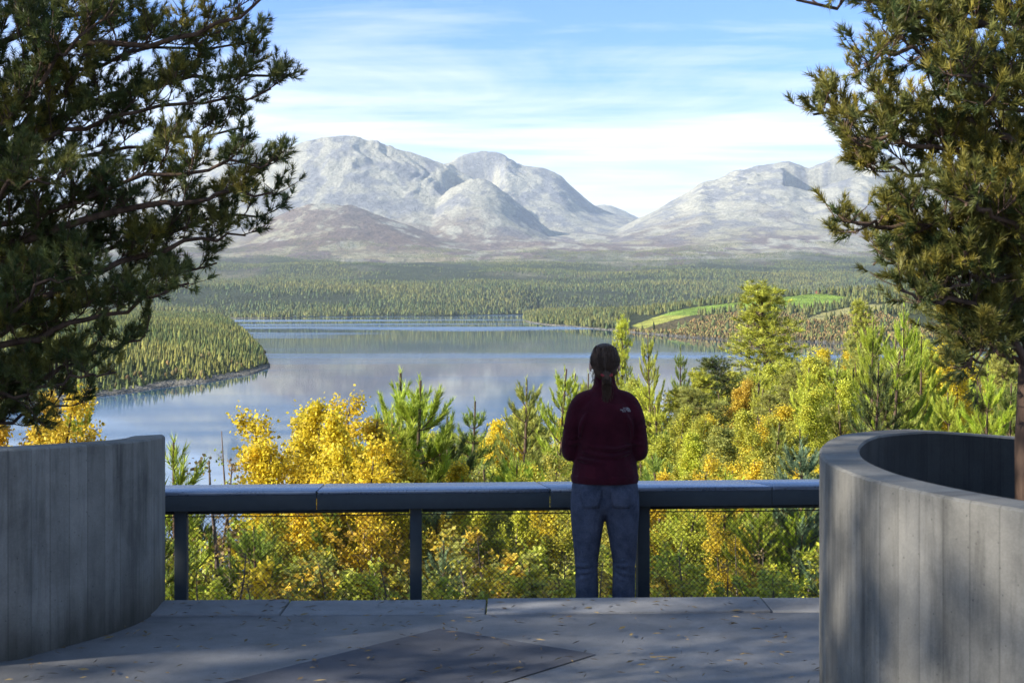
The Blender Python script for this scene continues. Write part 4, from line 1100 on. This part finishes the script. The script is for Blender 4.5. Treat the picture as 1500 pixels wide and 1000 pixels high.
# ---- the rest of the slope, one row of plants behind another
def fill(n, px0, px1, Y0, Y1, tops, kinds, seed, jit=(0, 60)):
    rr = random.Random(seed)
    for i in range(n):
        px = px0 + (px1 - px0) * (i + rr.uniform(0.1, 0.9)) / n; Y = rr.uniform(Y0, Y1)
        k, colr, wd = rr.choice(kinds); top = float(np.interp(px, [t[0] for t in tops], [t[1] for t in tops])) + rr.uniform(*jit)
        plant(k, px, top, Y, rr.choice(colr), None, wd * rr.uniform(0.85, 1.15), rr.randint(0, 5))
mixC = [('mpine', [YG, OLV, LIME], 1.2), ('tpine', [YG, OLV], 1.3), ('mpine', [GRN, OLV, DG, YG], 0.9), ('birch_far', [YG, YEL, OLV], 1.0), ('birch_far', [YG, YEL], 1.0), ('mpine', [LIME, OLV], 1.0)]
fill(34, 660, 1260, 38, 60, [(660, 630), (760, 600), (900, 545), (1000, 545), (1260, 480)], mixC, 1, (0, 40))
fill(34, 560, 1300, 27, 38, [(560, 640), (700, 630), (860, 575), (1000, 575), (1300, 510)], mixC, 2, (0, 50))
fill(28, 540, 1300, 18, 26, [(540, 680), (700, 665), (860, 640), (1000, 620), (1300, 580)], mixC[1:], 3, (0, 50))
fill(24, 1190, 1520, 18, 60, [(1190, 520), (1300, 480), (1520, 480)], mixC, 4, (0, 70))
near = [('birch', [YEL, YG], 1.0), ('birch', [YEL, YG], 1.0), ('ypine', [GRN, LIME, BG], 1.0), ('birch', [YG, OLV], 1.0)]
fill(22, 540, 1210, 14.5, 17.5, [(540, 672), (700, 668), (860, 660), (1210, 645)], near, 5, (0, 45))
fill(22, 230, 1210, 12.2, 14, [(230, 735), (400, 705), (1210, 705)], near, 6, (0, 60))
low = [('shrub', [YEL, YG], 1.2), ('shrub', [YG, OLV], 1.2), ('shrub', [OLV, OR], 1.2), ('thin', [BRN, YG], 1.2), ('shrub', [YEL, LIME], 1.2), ('ypine', [GRN, BG], 1.2)]
fill(26, 225, 1215, 10.4, 12, [(225, 760), (1215, 760)], low, 7, (0, 60))
fill(20, 225, 1215, 9.3, 10.2, [(225, 810), (1215, 810)], low[:4], 8, (0, 40))

# ---- pines left of and behind the viewer: they throw the terrace into shade
for i, (x, y, h, k) in enumerate([(-5.6, 3.2, 6.8, 'spine'), (-7.4, 5.0, 7.0, 'mpine'), (-9.4, 1.2, 7.6, 'spine'), (-11, 4.1, 9.5, 'mpine'), (-19, -3.6, 15, 'spine'), (-14.5, 1.6, 12.5, 'spine'), (-24, -4.9, 18.5, 'spine'), (-11.5, 0.9, 10, 'spine'), (-15, 2.6, 13, 'spine'), (-17, 3.6, 13, 'tpine')]):
    p = PROTO[k][i % len(PROTO[k])]; o = p.copy(); COL.objects.link(o)
    for c in p.children:
        d = c.copy(); COL.objects.link(d); d.parent = o; d.color = (*GRN, 1)
    sc = h / p['_h']; o.location = (x, y, -1.4); o.scale = (sc * 1.15, sc * 1.15, sc); o.rotation_euler = (0, 0, i * 1.3)
    SHADE = globals().setdefault('SHADE', []); SHADE.append(o)
# ------------------------------------------------------------------ the woman at the rail
def cloth(name, a, b, scale=220, rough=0.95, sheen=0.0, bump=0.25, dist=0.002):
    T = NT(name); o = T.obj; n = T.noise(o, scale, 3, 0.6); m = T.noise(o, 14, 5, 0.6)
    return T.done(T.mix(T.ramp(T.math('ADD', T.math('MULTIPLY', n, 0.35), T.math('MULTIPLY', m, 0.65)), [(0.35, 0.0), (0.65, 1.0)]), a, b), rough, T.bump(T.math('ADD', T.math('MULTIPLY', n, 0.4), m), bump, dist), 0.1, 0.0, sheen)
M_fleece = cloth('burgundy_fleece', (0.030, 0.004, 0.008), (0.055, 0.007, 0.014), 260, 1.0, 0.05, 0.8, 0.012)
M_jeans = cloth('blue_denim', (0.034, 0.041, 0.060), (0.090, 0.100, 0.135), 150, 0.9, 0.0, 0.7, 0.012)
M_skin = NT('skin').done((0.48, 0.29, 0.21), 0.5, None, 0.4)
M_shoe = NT('shoe_leather').done((0.03, 0.03, 0.035), 0.6, None, 0.4)
T = NT('brown_hair'); hn = T.noise(T.map(T.obj, (60, 60, 6)), 4, 4, 0.6)
M_hair = T.done(T.mix(hn, (0.020, 0.012, 0.008), (0.085, 0.048, 0.028)), 0.6, T.bump(hn, 0.6, 0.003), 0.2)

def ell(bm_list, c, r, rot=None, seg=20):
    bm_list.append(('e', Vector(c), Vector(r), rot))
def blob(name, prims, m, parent, voxel=0.006, smooth=6, sub=0):
    """prims: ('c', [(point, radius or (rx, ry)) ...]) tapered limbs and ('e', centre, radii); fused into one skin"""
    mb = MB()
    for p in prims:
        if p[0] == 'c':
            pts = p[1]
            # resample with round ends
            P = np.array([tuple(q[0]) for q in pts]); Rr = np.array([q[1] if isinstance(q[1], tuple) else (q[1], q[1]) for q in pts], float)
            t = np.linspace(0, len(P) - 1, max(8, 7 * (len(P) - 1)))
            def cub(A):
                out = []
                B = np.vstack([2 * A[0] - A[1], A, 2 * A[-1] - A[-2]])
                for s in t:
                    i = min(int(s), len(A) - 2); u = s - i; p0, p1, p2, p3 = B[i], B[i + 1], B[i + 2], B[i + 3]
                    out.append(0.5 * ((2 * p1) + (-p0 + p2) * u + (2 * p0 - 5 * p1 + 4 * p2 - p3) * u * u + (-p0 + 3 * p1 - 3 * p2 + p3) * u ** 3))
                return np.array(out)
            C = cub(P); RR_ = np.maximum(cub(Rr), 0.001)
            d0 = unit(C[0] - C[1]); d1 = unit(C[-1] - C[-2]); r0 = RR_[0].min(); r1 = RR_[-1].min()
            pre = [(C[0] + d0 * r0 * k, RR_[0] * math.sqrt(max(1 - k * k, 0))) for k in (0.98, 0.85, 0.6, 0.3)]
            post = [(C[-1] + d1 * r1 * k, RR_[-1] * math.sqrt(max(1 - k * k, 0))) for k in (0.3, 0.6, 0.85, 0.98)]
            C = np.vstack([[q[0] for q in pre], C, [q[0] for q in post]]); RR_ = np.vstack([[q[1] for q in pre], RR_, [q[1] for q in post]])
            tt = np.gradient(C, axis=0); tt = unit(tt)
            ref = np.array([0, 1.0, 0]) if abs(unit(P[-1] - P[0])[1]) < 0.85 else np.array([0, 0, 1.0])
            a = unit(np.cross(ref[None], tt)); b = np.cross(tt, a)
            n = 20; th = np.linspace(0, 2 * np.pi, n, endpoint=False)
            ring = C[:, None] + RR_[:, 0][:, None, None] * np.cos(th)[None, :, None] * a[:, None] + RR_[:, 1][:, None, None] * np.sin(th)[None, :, None] * b[:, None]
            i = np.arange(len(C) - 1)[:, None] * n; j = np.arange(n)[None]; k = (j + 1) % n
            q = np.stack([i + j, i + k, i + n + k, i + n + j], -1).reshape(-1, 4); off = mb.n
            mb.add(ring.reshape(-1, 3), q)
            mb.ngons.append(np.arange(n)[::-1] + off); mb.ngons.append(np.arange(n) + off + (len(C) - 1) * n)
        else:
            c, r = np.array(p[1]), np.array(p[2]); nu, nv = 24, 14
            V = []; 
            for iv in range(1, nv):
                ph = math.pi * iv / nv
                for iu in range(nu):
                    a_ = 2 * math.pi * iu / nu; v = Vector((math.cos(a_) * math.sin(ph) * r[0], math.sin(a_) * math.sin(ph) * r[1], math.cos(ph) * r[2]))
                    if p[3] is not None: v.rotate(p[3])
                    V.append(tuple(v + Vector(c)))
            f = [(iv * nu + iu, (iv + 1) * nu + iu, (iv + 1) * nu + (iu + 1) % nu, iv * nu + (iu + 1) % nu) for iv in range(nv - 2) for iu in range(nu)]
            off = mb.n; mb.add(V, f); mb.ngons.append(np.arange(nu) + off); mb.ngons.append(np.arange(nu)[::-1] + off + (nv - 2) * nu)
    o = mb.build(name, None, None)
    r = o.modifiers.new('r', 'REMESH'); r.mode = 'VOXEL'; r.voxel_size = voxel
    if smooth:
        s_ = o.modifiers.new('s', 'SMOOTH'); s_.factor = 0.6; s_.iterations = smooth
    dg = bpy.context.evaluated_depsgraph_get(); me = bpy.data.meshes.new_from_object(o.evaluated_get(dg))
    old = o.data; o.modifiers.clear(); o.data = me; bpy.data.meshes.remove(old); me.name = name
    for p in me.polygons: p.use_smooth = True
    me.materials.clear(); me.materials.append(m)
    if parent: o.parent = parent
    return o

PX, PY, PZ = 0.508, 7.78, -0.352
# body coordinates: origin between the heels, x to the right, y away from the viewer, z up; height 1.67
def E(c, r, rot=None): return ('e', Vector(c), Vector(r), rot)
H_ = lambda s: [ # one hand with forearm; s = -1 left, +1 right; hands meet in front of the chest
    ('c', [((s * 0.180, 0.03, 1.085), 0.034), ((s * 0.12, 0.17, 1.13), 0.031), ((s * 0.055, 0.27, 1.17), 0.023)]),
    ('c', [((s * 0.055, 0.27, 1.17), (0.022, 0.024)), ((s * 0.045, 0.325, 1.195), (0.020, 0.037)), ((s * 0.04, 0.35, 1.205), (0.015, 0.035))]),
] + [('c', [((s * (0.052 - 0.003 * k), 0.345, 1.228 - 0.021 * k), 0.0088), ((s * (0.046 - 0.002 * k), 0.378 + 0.004 * (1 - abs(k - 1.2)), 1.232 - 0.021 * k), 0.0082), ((s * (0.022 + 0.003 * k), 0.392, 1.233 - 0.021 * k), 0.0076), ((s * (0.004 + 0.006 * k), 0.383, 1.232 - 0.021 * k), 0.007)]) for k in range(4)] + [
    ('c', [((s * 0.045, 0.295, 1.205), 0.012), ((s * 0.030, 0.312, 1.235), 0.0105), ((s * 0.014, 0.335, 1.250), 0.009)])]
qh = Vector((1, 0, 0)).to_track_quat('X', 'Z').to_matrix().to_3x3()
from mathutils import Euler
HR = Euler((R(-14), 0, R(2))).to_matrix()
body_prims = [
    # legs, feet, trunk, neck
    ('c', [((-0.075, 0.0, 0.86), (0.078, 0.09)), ((-0.092, -0.005, 0.66), (0.060, 0.07)), ((-0.092, 0.0, 0.45), (0.048, 0.055)), ((-0.094, -0.012, 0.32), (0.046, 0.055)), ((-0.095, 0.0, 0.10), (0.030, 0.034)), ((-0.095, 0.0, 0.05), (0.03, 0.036))]),
    ('c', [((0.075, 0.0, 0.86), (0.078, 0.09)), ((0.094, -0.005, 0.66), (0.060, 0.07)), ((0.098, 0.0, 0.45), (0.048, 0.055)), ((0.10, -0.012, 0.32), (0.046, 0.055)), ((0.102, 0.0, 0.10), (0.030, 0.034)), ((0.102, 0.0, 0.05), (0.03, 0.036))]),
    ('c', [((-0.095, -0.03, 0.045), (0.032, 0.03)), ((-0.10, 0.10, 0.035), (0.042, 0.024)), ((-0.105, 0.17, 0.028), (0.036, 0.018))]),
    ('c', [((0.102, -0.03, 0.045), (0.032, 0.03)), ((0.108, 0.10, 0.035), (0.042, 0.024)), ((0.114, 0.17, 0.028), (0.036, 0.018))]),
    ('c', [((0, 0.0, 0.88), (0.155, 0.105)), ((0, 0.005, 1.03), (0.12, 0.085)), ((0, 0.0, 1.18), (0.135, 0.095)), ((0, -0.005, 1.32), (0.14, 0.085)), ((0, 0.0, 1.40), (0.08, 0.06))]),
    ('c', [((0, 0.0, 1.36), 0.058), ((0, 0.012, 1.44), 0.051), ((0, 0.022, 1.50), 0.050)]),
    # head: cranium, jaw, chin, nose, brow, lips, ears
    E((0.0, 0.02, 1.575), (0.073, 0.090, 0.088), HR), E((0.0, 0.055, 1.515), (0.054, 0.060, 0.060), HR), E((0.0, 0.098, 1.478), (0.022, 0.018, 0.016)),
    ('c', [((0, 0.108, 1.565), 0.008), ((0, 0.128, 1.535), 0.011)]), ('c', [((-0.02, 0.112, 1.503), 0.006), ((0, 0.117, 1.503), 0.0075), ((0.02, 0.112, 1.503), 0.006)]),
    ('c', [((-0.04, 0.095, 1.585), 0.009), ((0, 0.104, 1.583), 0.010), ((0.04, 0.095, 1.585), 0.009)]),
    E((-0.078, 0.018, 1.548), (0.008, 0.018, 0.031)), E((0.078, 0.018, 1.548), (0.008, 0.018, 0.031)),
    # shoulders and upper arms
    ('c', [((-0.02, 0, 1.36), 0.05), ((-0.130, -0.005, 1.340), 0.050), ((-0.172, -0.005, 1.22), 0.040), ((-0.187, 0.0, 1.09), 0.035), ((-0.180, 0.03, 1.085), 0.035)]),
    ('c', [((0.02, 0, 1.36), 0.05), ((0.130, -0.005, 1.340), 0.050), ((0.172, -0.005, 1.22), 0.040), ((0.187, 0.0, 1.09), 0.035), ((0.180, 0.03, 1.085), 0.035)]),
] + H_(-1) + H_(1)
woman = empty('person', (PX, PY, PZ))
tag(woman, 'person with tied back brown hair in burgundy fleece and blue jeans at the railing', 'person')
body = blob('body', body_prims, M_skin, woman, 0.0045, 3)
# eyes
for s in (-1, 1):
    eb = blob('eye', [E((s * 0.030, 0.098, 1.562), (0.011, 0.009, 0.008))], NT('eye_white').done((0.6, 0.6, 0.58), 0.2), woman, 0.003, 1)
# fleece jacket
jk = [
    ('c', [((0, -0.002, 0.95), (0.184, 0.142)), ((0, 0.0, 1.00), (0.178, 0.132)), ((0, 0.003, 1.09), (0.160, 0.112)), ((0, 0.0, 1.20), (0.170, 0.118)), ((0, -0.008, 1.30), (0.178, 0.112)), ((0, -0.004, 1.365), (0.130, 0.088)), ((0, 0.0, 1.41), (0.078, 0.068))]),
    ('c', [((0, 0.0, 1.39), (0.070, 0.066)), ((0, 0.008, 1.45), (0.062, 0.060)), ((0, 0.014, 1.475), (0.060, 0.058))]),
]
for s in (-1, 1):
    jk += [('c', [((s * 0.03, 0, 1.375), 0.058), ((s * 0.115, -0.004, 1.350), (0.060, 0.066)), ((s * 0.156, -0.006, 1.285), (0.056, 0.062)), ((s * 0.180, -0.006, 1.19), (0.049, 0.056)), ((s * 0.192, 0.0, 1.10), (0.045, 0.052)), ((s * 0.180, 0.035, 1.075), (0.046, 0.050)), ((s * 0.125, 0.165, 1.125), 0.043), ((s * 0.07, 0.255, 1.165), 0.034)])]
# folds: small ridges fused into the cloth at the waist and elbows
for z, w_, dx in ((1.075, .011, .01), (1.04, .013, -.02), (1.115, .009, .02), (1.005, .010, .01)):
    jk.append(('c', [((-0.13 + dx, -0.075, z + .012), (w_ * .7, w_)), ((-0.06 + dx, -0.108, z), (w_, w_)), ((0.03 + dx, -0.113, z - .008), (w_, w_)), ((0.12 + dx, -0.082, z + .012), (w_ * .7, w_))]))
for s in (-1, 1):
    jk.append(('c', [((s * .10, -0.095, 1.30), .010), ((s * .135, -0.098, 1.24), .012), ((s * .145, -0.08, 1.17), .008)]))
    for z in (1.13, 1.165, 1.21):
        jk.append(('c', [((s * 0.150, -0.050, z + .01), .009), ((s * 0.188, -0.054, z), .012), ((s * 0.222, -0.03, z + .012), .008)]))
jacket = blob('fleece_jacket', jk, M_fleece, woman, 0.006, 5)
hem = blob('hem_band', [('c', [((0, -0.002, 0.925), (0.184, 0.142)), ((0, -0.002, 0.95), (0.187, 0.145))])], M_fleece, jacket, 0.006, 2)
import bmesh
for ob_, zc in ((jacket, 0.93), (hem, 0.918)):     # open, level hem instead of a rounded end
    bm_ = bmesh.new(); bm_.from_mesh(ob_.data)
    bmesh.ops.bisect_plane(bm_, geom=bm_.verts[:] + bm_.edges[:] + bm_.faces[:], plane_co=(0, 0, zc), plane_no=(0, 0, -1), clear_outer=True)
    if ob_ is hem: bmesh.ops.bisect_plane(bm_, geom=bm_.verts[:] + bm_.edges[:] + bm_.faces[:], plane_co=(0, 0, 0.962), plane_no=(0, 0, 1), clear_outer=True)
    bm_.to_mesh(ob_.data); bm_.free()
    sm_ = ob_.modifiers.new('s', 'SOLIDIFY'); sm_.thickness = 0.004; sm_.offset = -1
col_ = MB(); th = np.linspace(0, 2 * np.pi, 41)
jeans_p = []
for s, kx in ((-1, 0.0), (1, 0.004)):
    jeans_p.append(('c', [((s * 0.075, 0.0, 0.90), (0.105, 0.118)), ((s * 0.088, -0.004, 0.80), (0.101, 0.118)), ((s * 0.096, -0.004, 0.68), (0.088, 0.098)), ((s * (0.100 + kx), 0.0, 0.52), (0.068, 0.074)), ((s * (0.100 + kx), 0.0, 0.44), (0.062, 0.066)), ((s * (0.098 + kx), -0.008, 0.32), (0.063, 0.068)), ((s * (0.094 + kx), -0.004, 0.18), (0.055, 0.060)), ((s * (0.094 + kx), 0.0, 0.09), (0.053, 0.060))]))
    for z, w_ in ((0.47, .012), (0.435, .011), (0.40, .010), (0.50, .009), (0.28, .009), (0.22, .010), (0.15, .012), (0.115, .012), (.62, .008)):
        dz = random.uniform(-.02, .02); x0 = s * (0.10 + kx)
        jeans_p.append(('c', [((x0 - .055, -0.035, z + dz), w_ * .7), ((x0 - .01, -0.066, z - dz * .3), w_), ((x0 + .05, -0.04, z - dz), w_ * .7)]))
jeans_p.append(('c', [((0, 0.0, 0.97), (0.160, 0.112)), ((0, 0.0, 0.90), (0.172, 0.122)), ((0, -0.002, 0.84), (0.150, 0.112))]))
jeans_p += [E((-0.078, -0.048, 0.84), (0.088, 0.078, 0.080)), E((0.078, -0.048, 0.84), (0.088, 0.078, 0.080))]
jeans = blob('jeans', jeans_p, M_jeans, woman, 0.006, 4)
for s in (-1, 1):      # patch pockets follow the seat
    pk = MB(); rows_ = []
    for z in (0.895, 0.88, 0.85, 0.81, 0.79):
        for x in np.linspace(-.058, .058, 7):
            xx = s * 0.082 + x * (1.0 if z > .83 else 0.8); rows_.append((xx, z))
    bv = bpy.data.objects  # ray onto the jeans
    from mathutils.bvhtree import BVHTree
    bvh = BVHTree.FromPolygons([v.co for v in jeans.data.vertices], [tuple(p.vertices) for p in jeans.data.polygons])
    V = []
    for xx, z in rows_:
        hit = bvh.ray_cast(Vector((xx, -0.6, z)), Vector((0, 1, 0)))
        V.append(hit[0] + Vector((0, -0.0035, 0)) if hit[0] else Vector((xx, -0.12, z)))
    f = [(r_ * 7 + c_, r_ * 7 + c_ + 1, (r_ + 1) * 7 + c_ + 1, (r_ + 1) * 7 + c_) for r_ in range(4) for c_ in range(6)]
    pk.add([tuple(v) for v in V], f); po = pk.build('back_pocket', M_jeans, jeans, smooth=True)
    so = po.modifiers.new('s', 'SOLIDIFY'); so.thickness = 0.004; so.offset = 0
# shoes
for s, x in ((-1, -0.095), (1, 0.106)):
    blob('shoe', [('c', [((x, -0.045, 0.045), (0.040, 0.042)), ((x + s * .004, 0.06, 0.045), (0.046, 0.040)), ((x + s * .012, 0.17, 0.033), (0.046, 0.028)), ((x + s * .014, 0.205, 0.03), (0.036, 0.022))]),
                  ('c', [((x, -0.03, 0.06), (0.042, 0.05)), ((x, -0.02, 0.11), (0.040, 0.045))])], M_shoe, woman, 0.006, 3)
# hair: cap of strands gathered low, then a tied tail with coloured band
hp = [E((0.0, 0.004, 1.583), (0.081, 0.093, 0.089), HR), E((0, -0.045, 1.535), (0.066, 0.045, 0.06)), E((0, 0.03, 1.62), (0.070, 0.072, 0.055), HR)]
hp += [('c', [((0, -0.075, 1.525), (0.024, 0.022)), ((0.004, -0.098, 1.495), (0.024, 0.020)), ((0.006, -0.096, 1.45), (0.022, 0.018)), ((0.010, -0.092, 1.41), (0.015, 0.012)), ((0.012, -0.09, 1.385), (0.006, 0.005))])]
rgh = np.random.default_rng(3)
for k in range(46):    # combed strands over the back of the head towards the tie
    a = rgh.uniform(-1.25, 1.25); z0 = rgh.uniform(0.2, 1.0)
    p0 = Vector((math.sin(a) * 0.081 * math.cos(z0 * .9), 0.0 - math.cos(a) * 0.085 * math.cos(z0 * .9), 1.583 + 0.086 * math.sin(z0 * 1.25)))
    p1 = Vector((math.sin(a) * 0.076, -math.cos(a) * 0.088, 1.565)); p2 = Vector((math.sin(a) * 0.03, -0.082, 1.527))
    hp.append(('c', [(p0, 0.004), (p1, 0.0055), (p2, 0.005)]))
hair = blob('hair', hp, M_hair, woman, 0.0035, 2)
ls = MB()
for k in range(150):     # loose strands: over the tail, at the nape and flying off the crown
    q = rgh.uniform()
    if q < 0.45:
        x0 = rgh.uniform(-.022, .026); x1 = x0 * rgh.uniform(.3, 1.7)
        P_ = [(x0, -0.112, 1.50), (x0 * 1.25, -0.122 + rgh.uniform(-.006, .006), 1.465), (x1, -0.116, 1.42 + rgh.uniform(-.01, .02)), (x1 + rgh.uniform(-.012, .012), -0.112, 1.375 + rgh.uniform(-.02, .03))]
    elif q < 0.8:
        a = rgh.uniform(-1.3, 1.3); z0 = rgh.uniform(.1, 1.1); r_ = 1.0 + rgh.uniform(0.02, 0.10)
        P_ = [(math.sin(a) * 0.083 * r_ * math.cos(z0), -math.cos(a) * .092 * r_ * math.cos(z0), 1.583 + .092 * r_ * math.sin(z0)), (math.sin(a) * .082 * r_, -math.cos(a) * .095 * r_, 1.57), (math.sin(a) * .035, -.098, 1.525)]
    else:
        s = rgh.choice([-1, 1]); P_ = [(s * rgh.uniform(.05, .075), -.05, 1.53), (s * rgh.uniform(.05, .08), -.06, 1.50), (s * rgh.uniform(.04, .085), -.065, 1.465 + rgh.uniform(-.02, .02))]
    ls.tube(crv(P_, 8), 0.0011, 3, cap=False)
ls.build('loose_strands', M_hair, hair)
band = MB(); bt = [(0.004 + 0.027 * math.cos(a), -0.090 + 0.018 * math.sin(a), 1.508 + 0.006 * math.sin(a)) for a in np.linspace(0, 2 * np.pi, 21)]
band.tube(bt, 0.007, 8); band.build('hair_band', NT('red_hair_band').done((0.25, 0.03, 0.03), 0.8), hair, smooth=True)
for s in (-1, 1):
    er = MB(); er.tube([(s * .081, .012, 1.517), (s * .083, .012, 1.509)], 0.0035, 8); er.build('earring', NT('silver').done((0.7, 0.7, 0.7), 0.25, None, 0.5, 1.0), woman)
# small pale embroidered emblem high on the right shoulder blade
bj = BVHTree.FromPolygons([v.co for v in jacket.data.vertices], [tuple(p.vertices) for p in jacket.data.polygons])
def onj(x, z, lift=0.0018):
    h = bj.ray_cast(Vector((x, -0.6, z)), Vector((0, 1, 0))); return h[0] + Vector((0, -lift, 0)) if h[0] else Vector((x, -0.12, z))
lg = MB(); ox, oz = 0.098, 1.318
for r_ in (0.022, 0.0165, 0.011):      # three nested quarter arcs
    lg.tube([onj(ox + 0.012 + r_ * math.cos(a), oz - 0.010 + r_ * math.sin(a)) for a in np.linspace(0, math.pi / 2, 8)], 0.0015, 5)
lob = lg.build('emblem', NT('pale_thread').done((0.36, 0.36, 0.37), 0.8), jacket)
for i, wd_ in enumerate(['THE', 'NORTH', 'FACE']):
    cu = bpy.data.curves.new('lettering', 'FONT'); cu.body = wd_; cu.size = 0.0088; cu.extrude = 0.0006; cu.align_x = 'RIGHT'
    to = bpy.data.objects.new('lettering', cu); COL.objects.link(to)
    dg = bpy.context.evaluated_depsgraph_get(); me = bpy.data.meshes.new_from_object(to.evaluated_get(dg))
    bpy.data.objects.remove(to)
    for v in me.vertices:
        p = onj(ox + 0.009 + v.co.x, oz + 0.007 - 0.0085 * i + v.co.y, 0.0016 + v.co.z); v.co = p
    me.name = 'lettering'; me.materials.append(bpy.data.materials['pale_thread'])
    lo = bpy.data.objects.new('lettering', me); COL.objects.link(lo); lo.parent = jacket
# phone held up in both hands, hidden by her body
ph = MB(); ph.box(-0.036, 0.036, 0.368, 0.376, 1.16, 1.30); pho = ph.build('phone', NT('phone_glass').done((0.02, 0.02, 0.025), 0.15)); bevel(pho, 0.003)
pho.location = (PX, PY, PZ); tag(pho, 'dark phone held in front of the chest of the person, hidden from behind', 'phone')

# ------------------------------------------------------------------ farm and boathouses across the water
def house(name, px, py, Y, wdt, dep, hgt, rz, wallc, roofc, label):
    p = W(px, py, Y); zg = float(terrain(np.array([p.x]), np.array([Y]))[0]) - 0.3
    r = empty(name, (p.x, Y, zg), rz)
    hw, hd = wdt / 2, dep / 2; rh = hgt * 0.75
    m = MB(); m.add([(-hw, -hd, 0), (hw, -hd, 0), (hw, hd, 0), (-hw, hd, 0), (-hw, -hd, hgt), (hw, -hd, hgt), (hw, hd, hgt), (-hw, hd, hgt), (-hw, 0, hgt + rh), (hw, 0, hgt + rh)],
        [(0, 1, 5, 4), (2, 3, 7, 6), (1, 2, 6, 5), (3, 0, 4, 7)]); m.f[3].append(np.array([(5, 6, 9), (4, 8, 7)]))
    m.build('wall', NT('wall_paint').done(wallc, 0.85), r)
    m = MB(); e = 0.5
    for s in (-1, 1):
        m.add([(-hw - e, s * (hd + e), hgt - e * rh / hd), (hw + e, s * (hd + e), hgt - e * rh / hd), (hw + e, 0, hgt + rh + .02), (-hw - e, 0, hgt + rh + .02),
               (-hw - e, s * (hd + e), hgt - e * rh / hd + .25), (hw + e, s * (hd + e), hgt - e * rh / hd + .25), (hw + e, 0, hgt + rh + .27), (-hw - e, 0, hgt + rh + .27)],
              [(0, 1, 2, 3), (4, 5, 6, 7), (0, 1, 5, 4), (1, 2, 6, 5), (0, 3, 7, 4)])
    rf = m.build('roof', NT('roofing').done(roofc, 0.7), r)
    m = MB(); m.box(hw * .3, hw * .3 + .7, -.35, .35, hgt + rh * .6, hgt + rh + 1.0); m.build('chimney', NT('chimney_brick').done((.25, .12, .09), .9), rf)
    for x in (-hw * .5, hw * .5):
        m = MB(); m.box(x - .5, x + .5, -hd - .06, -hd + .02, hgt * .4, hgt * .8); m.build('window', NT('window_glass').done((.05, .06, .08), .15, None, .5), r)
    m = MB(); m.box(-.45, .45, -hd - .05, -hd + .02, 0.3, 2.3); m.build('door', NT('door_wood').done((.12, .07, .05), .7), r)
    tag(r, label, 'house'); return r
house('farmhouse', 1272, 441, 1650, 15, 9, 3.2, R(-14), (0.55, 0.42, 0.40), (0.30, 0.22, 0.22), 'pale pink farmhouse with a low roof at the right end of the meadow')
house('barn', 1204, 436, 1700, 13, 8, 2.6, R(8), (0.22, 0.07, 0.045), (0.16, 0.10, 0.08), 'small red brown barn on the upper edge of the green meadow')
house('farm_shed', 1163, 432.5, 1760, 20, 6, 1.8, R(4), (0.75, 0.75, 0.73), (0.6, 0.6, 0.6), 'long low white shed behind the green meadow')
house('boathouse', 846, 478, 1655, 5.5, 4.5, 2.0, R(20), (0.62, 0.60, 0.55), (0.25, 0.24, 0.23), 'small pale boathouse on the shore of the low wooded point')
house('cabin', 828, 476, 1690, 5, 4.5, 1.8, R(-10), (0.20, 0.11, 0.06), (0.13, 0.12, 0.11), 'small brown cabin on the shore left of the pale boathouse')
house('cabin', 635, 458, 3120, 12, 8, 3, R(5), (0.50, 0.42, 0.30), (0.3, 0.28, 0.26), 'tiny pale cabin on the far lake shore below the big mountain')
# ------------------------------------------------------------------ labels of the filled-in plants: each counted off against what one can find
ORD = ['first', 'second', 'third', 'fourth', 'fifth', 'sixth', 'seventh', 'eighth', 'ninth', 'tenth', 'eleventh', 'twelfth', 'thirteenth', 'fourteenth', 'fifteenth', 'sixteenth', 'seventeenth', 'eighteenth', 'nineteenth', 'twentieth']
CATS = {'birch': 'birch', 'thin': 'sapling', 'birch_far': 'birch', 'ypine': 'pine tree', 'mpine': 'pine tree', 'tpine': 'pine tree', 'shrub': 'shrub'}
KN = {'birch': 'birch', 'thin': 'sapling', 'birch_far': 'slope birch', 'ypine': 'young pine', 'mpine': 'conifer', 'tpine': 'tall pine', 'shrub': 'shrub'}
CN = {YEL: 'yellow', YG: 'yellow green', GRN: 'green', DG: 'dark green', LIME: 'lime green', OR: 'orange', BG: 'blue green', OLV: 'olive', BRN: 'brown'}
def where(px, top, Y):
    if top > 722: v = 'behind the mesh'
    elif top > 640: v = 'barely above the rail'
    else: v = 'well above the rail'
    if px < 600: h = 'left of the second post'
    elif px < 850: h = 'between post and woman'
    elif px < 1190: h = 'right of the woman'
    else: h = 'beyond the round wall'
    return v + ', ' + h
buckets = {}
for rec in PLACED:
    if rec[6] is None: buckets.setdefault((CN[rec[5]] + ' ' + KN[rec[1]], where(rec[2], rec[3], rec[4])), []).append(rec)
for (k, wv), L in buckets.items():
    L.sort(key=lambda r: r[2])
    for i, rec in enumerate(L):
        rec[0]['label'] = (k + ' ' + wv) if len(L) == 1 else ('%s %s from left %s' % (ORD[i], k, wv))
for o, kind, px, top, Y, color, label in PLACED:
    if label: o['label'] = label
    o['category'] = CATS[kind]; o['group'] = GROUPS[kind]
    o.name = BASE_NAME[kind]
    for c in o.children: c.name = 'trunk' if c.data.name.startswith('trunk') else 'crown'
for ps in PROTO.values():
    for p in ps:
        if p.name not in used and not any(p is r[0] for r in PLACED):
            for c in list(p.children): bpy.data.objects.remove(c)
            bpy.data.objects.remove(p)
for o in bpy.data.objects:
    if '_h' in o: del o['_h']

for i, o in enumerate(SHADE):
    o['label'] = 'green pine standing outside the picture to the left, shading the terrace'; o['category'] = 'pine tree'; o['group'] = 'pines beside the terrace out of view'; o.name = 'pine_tree'
    for c in o.children: c.name = 'trunk' if c.data.name.startswith('trunk') else 'crown'
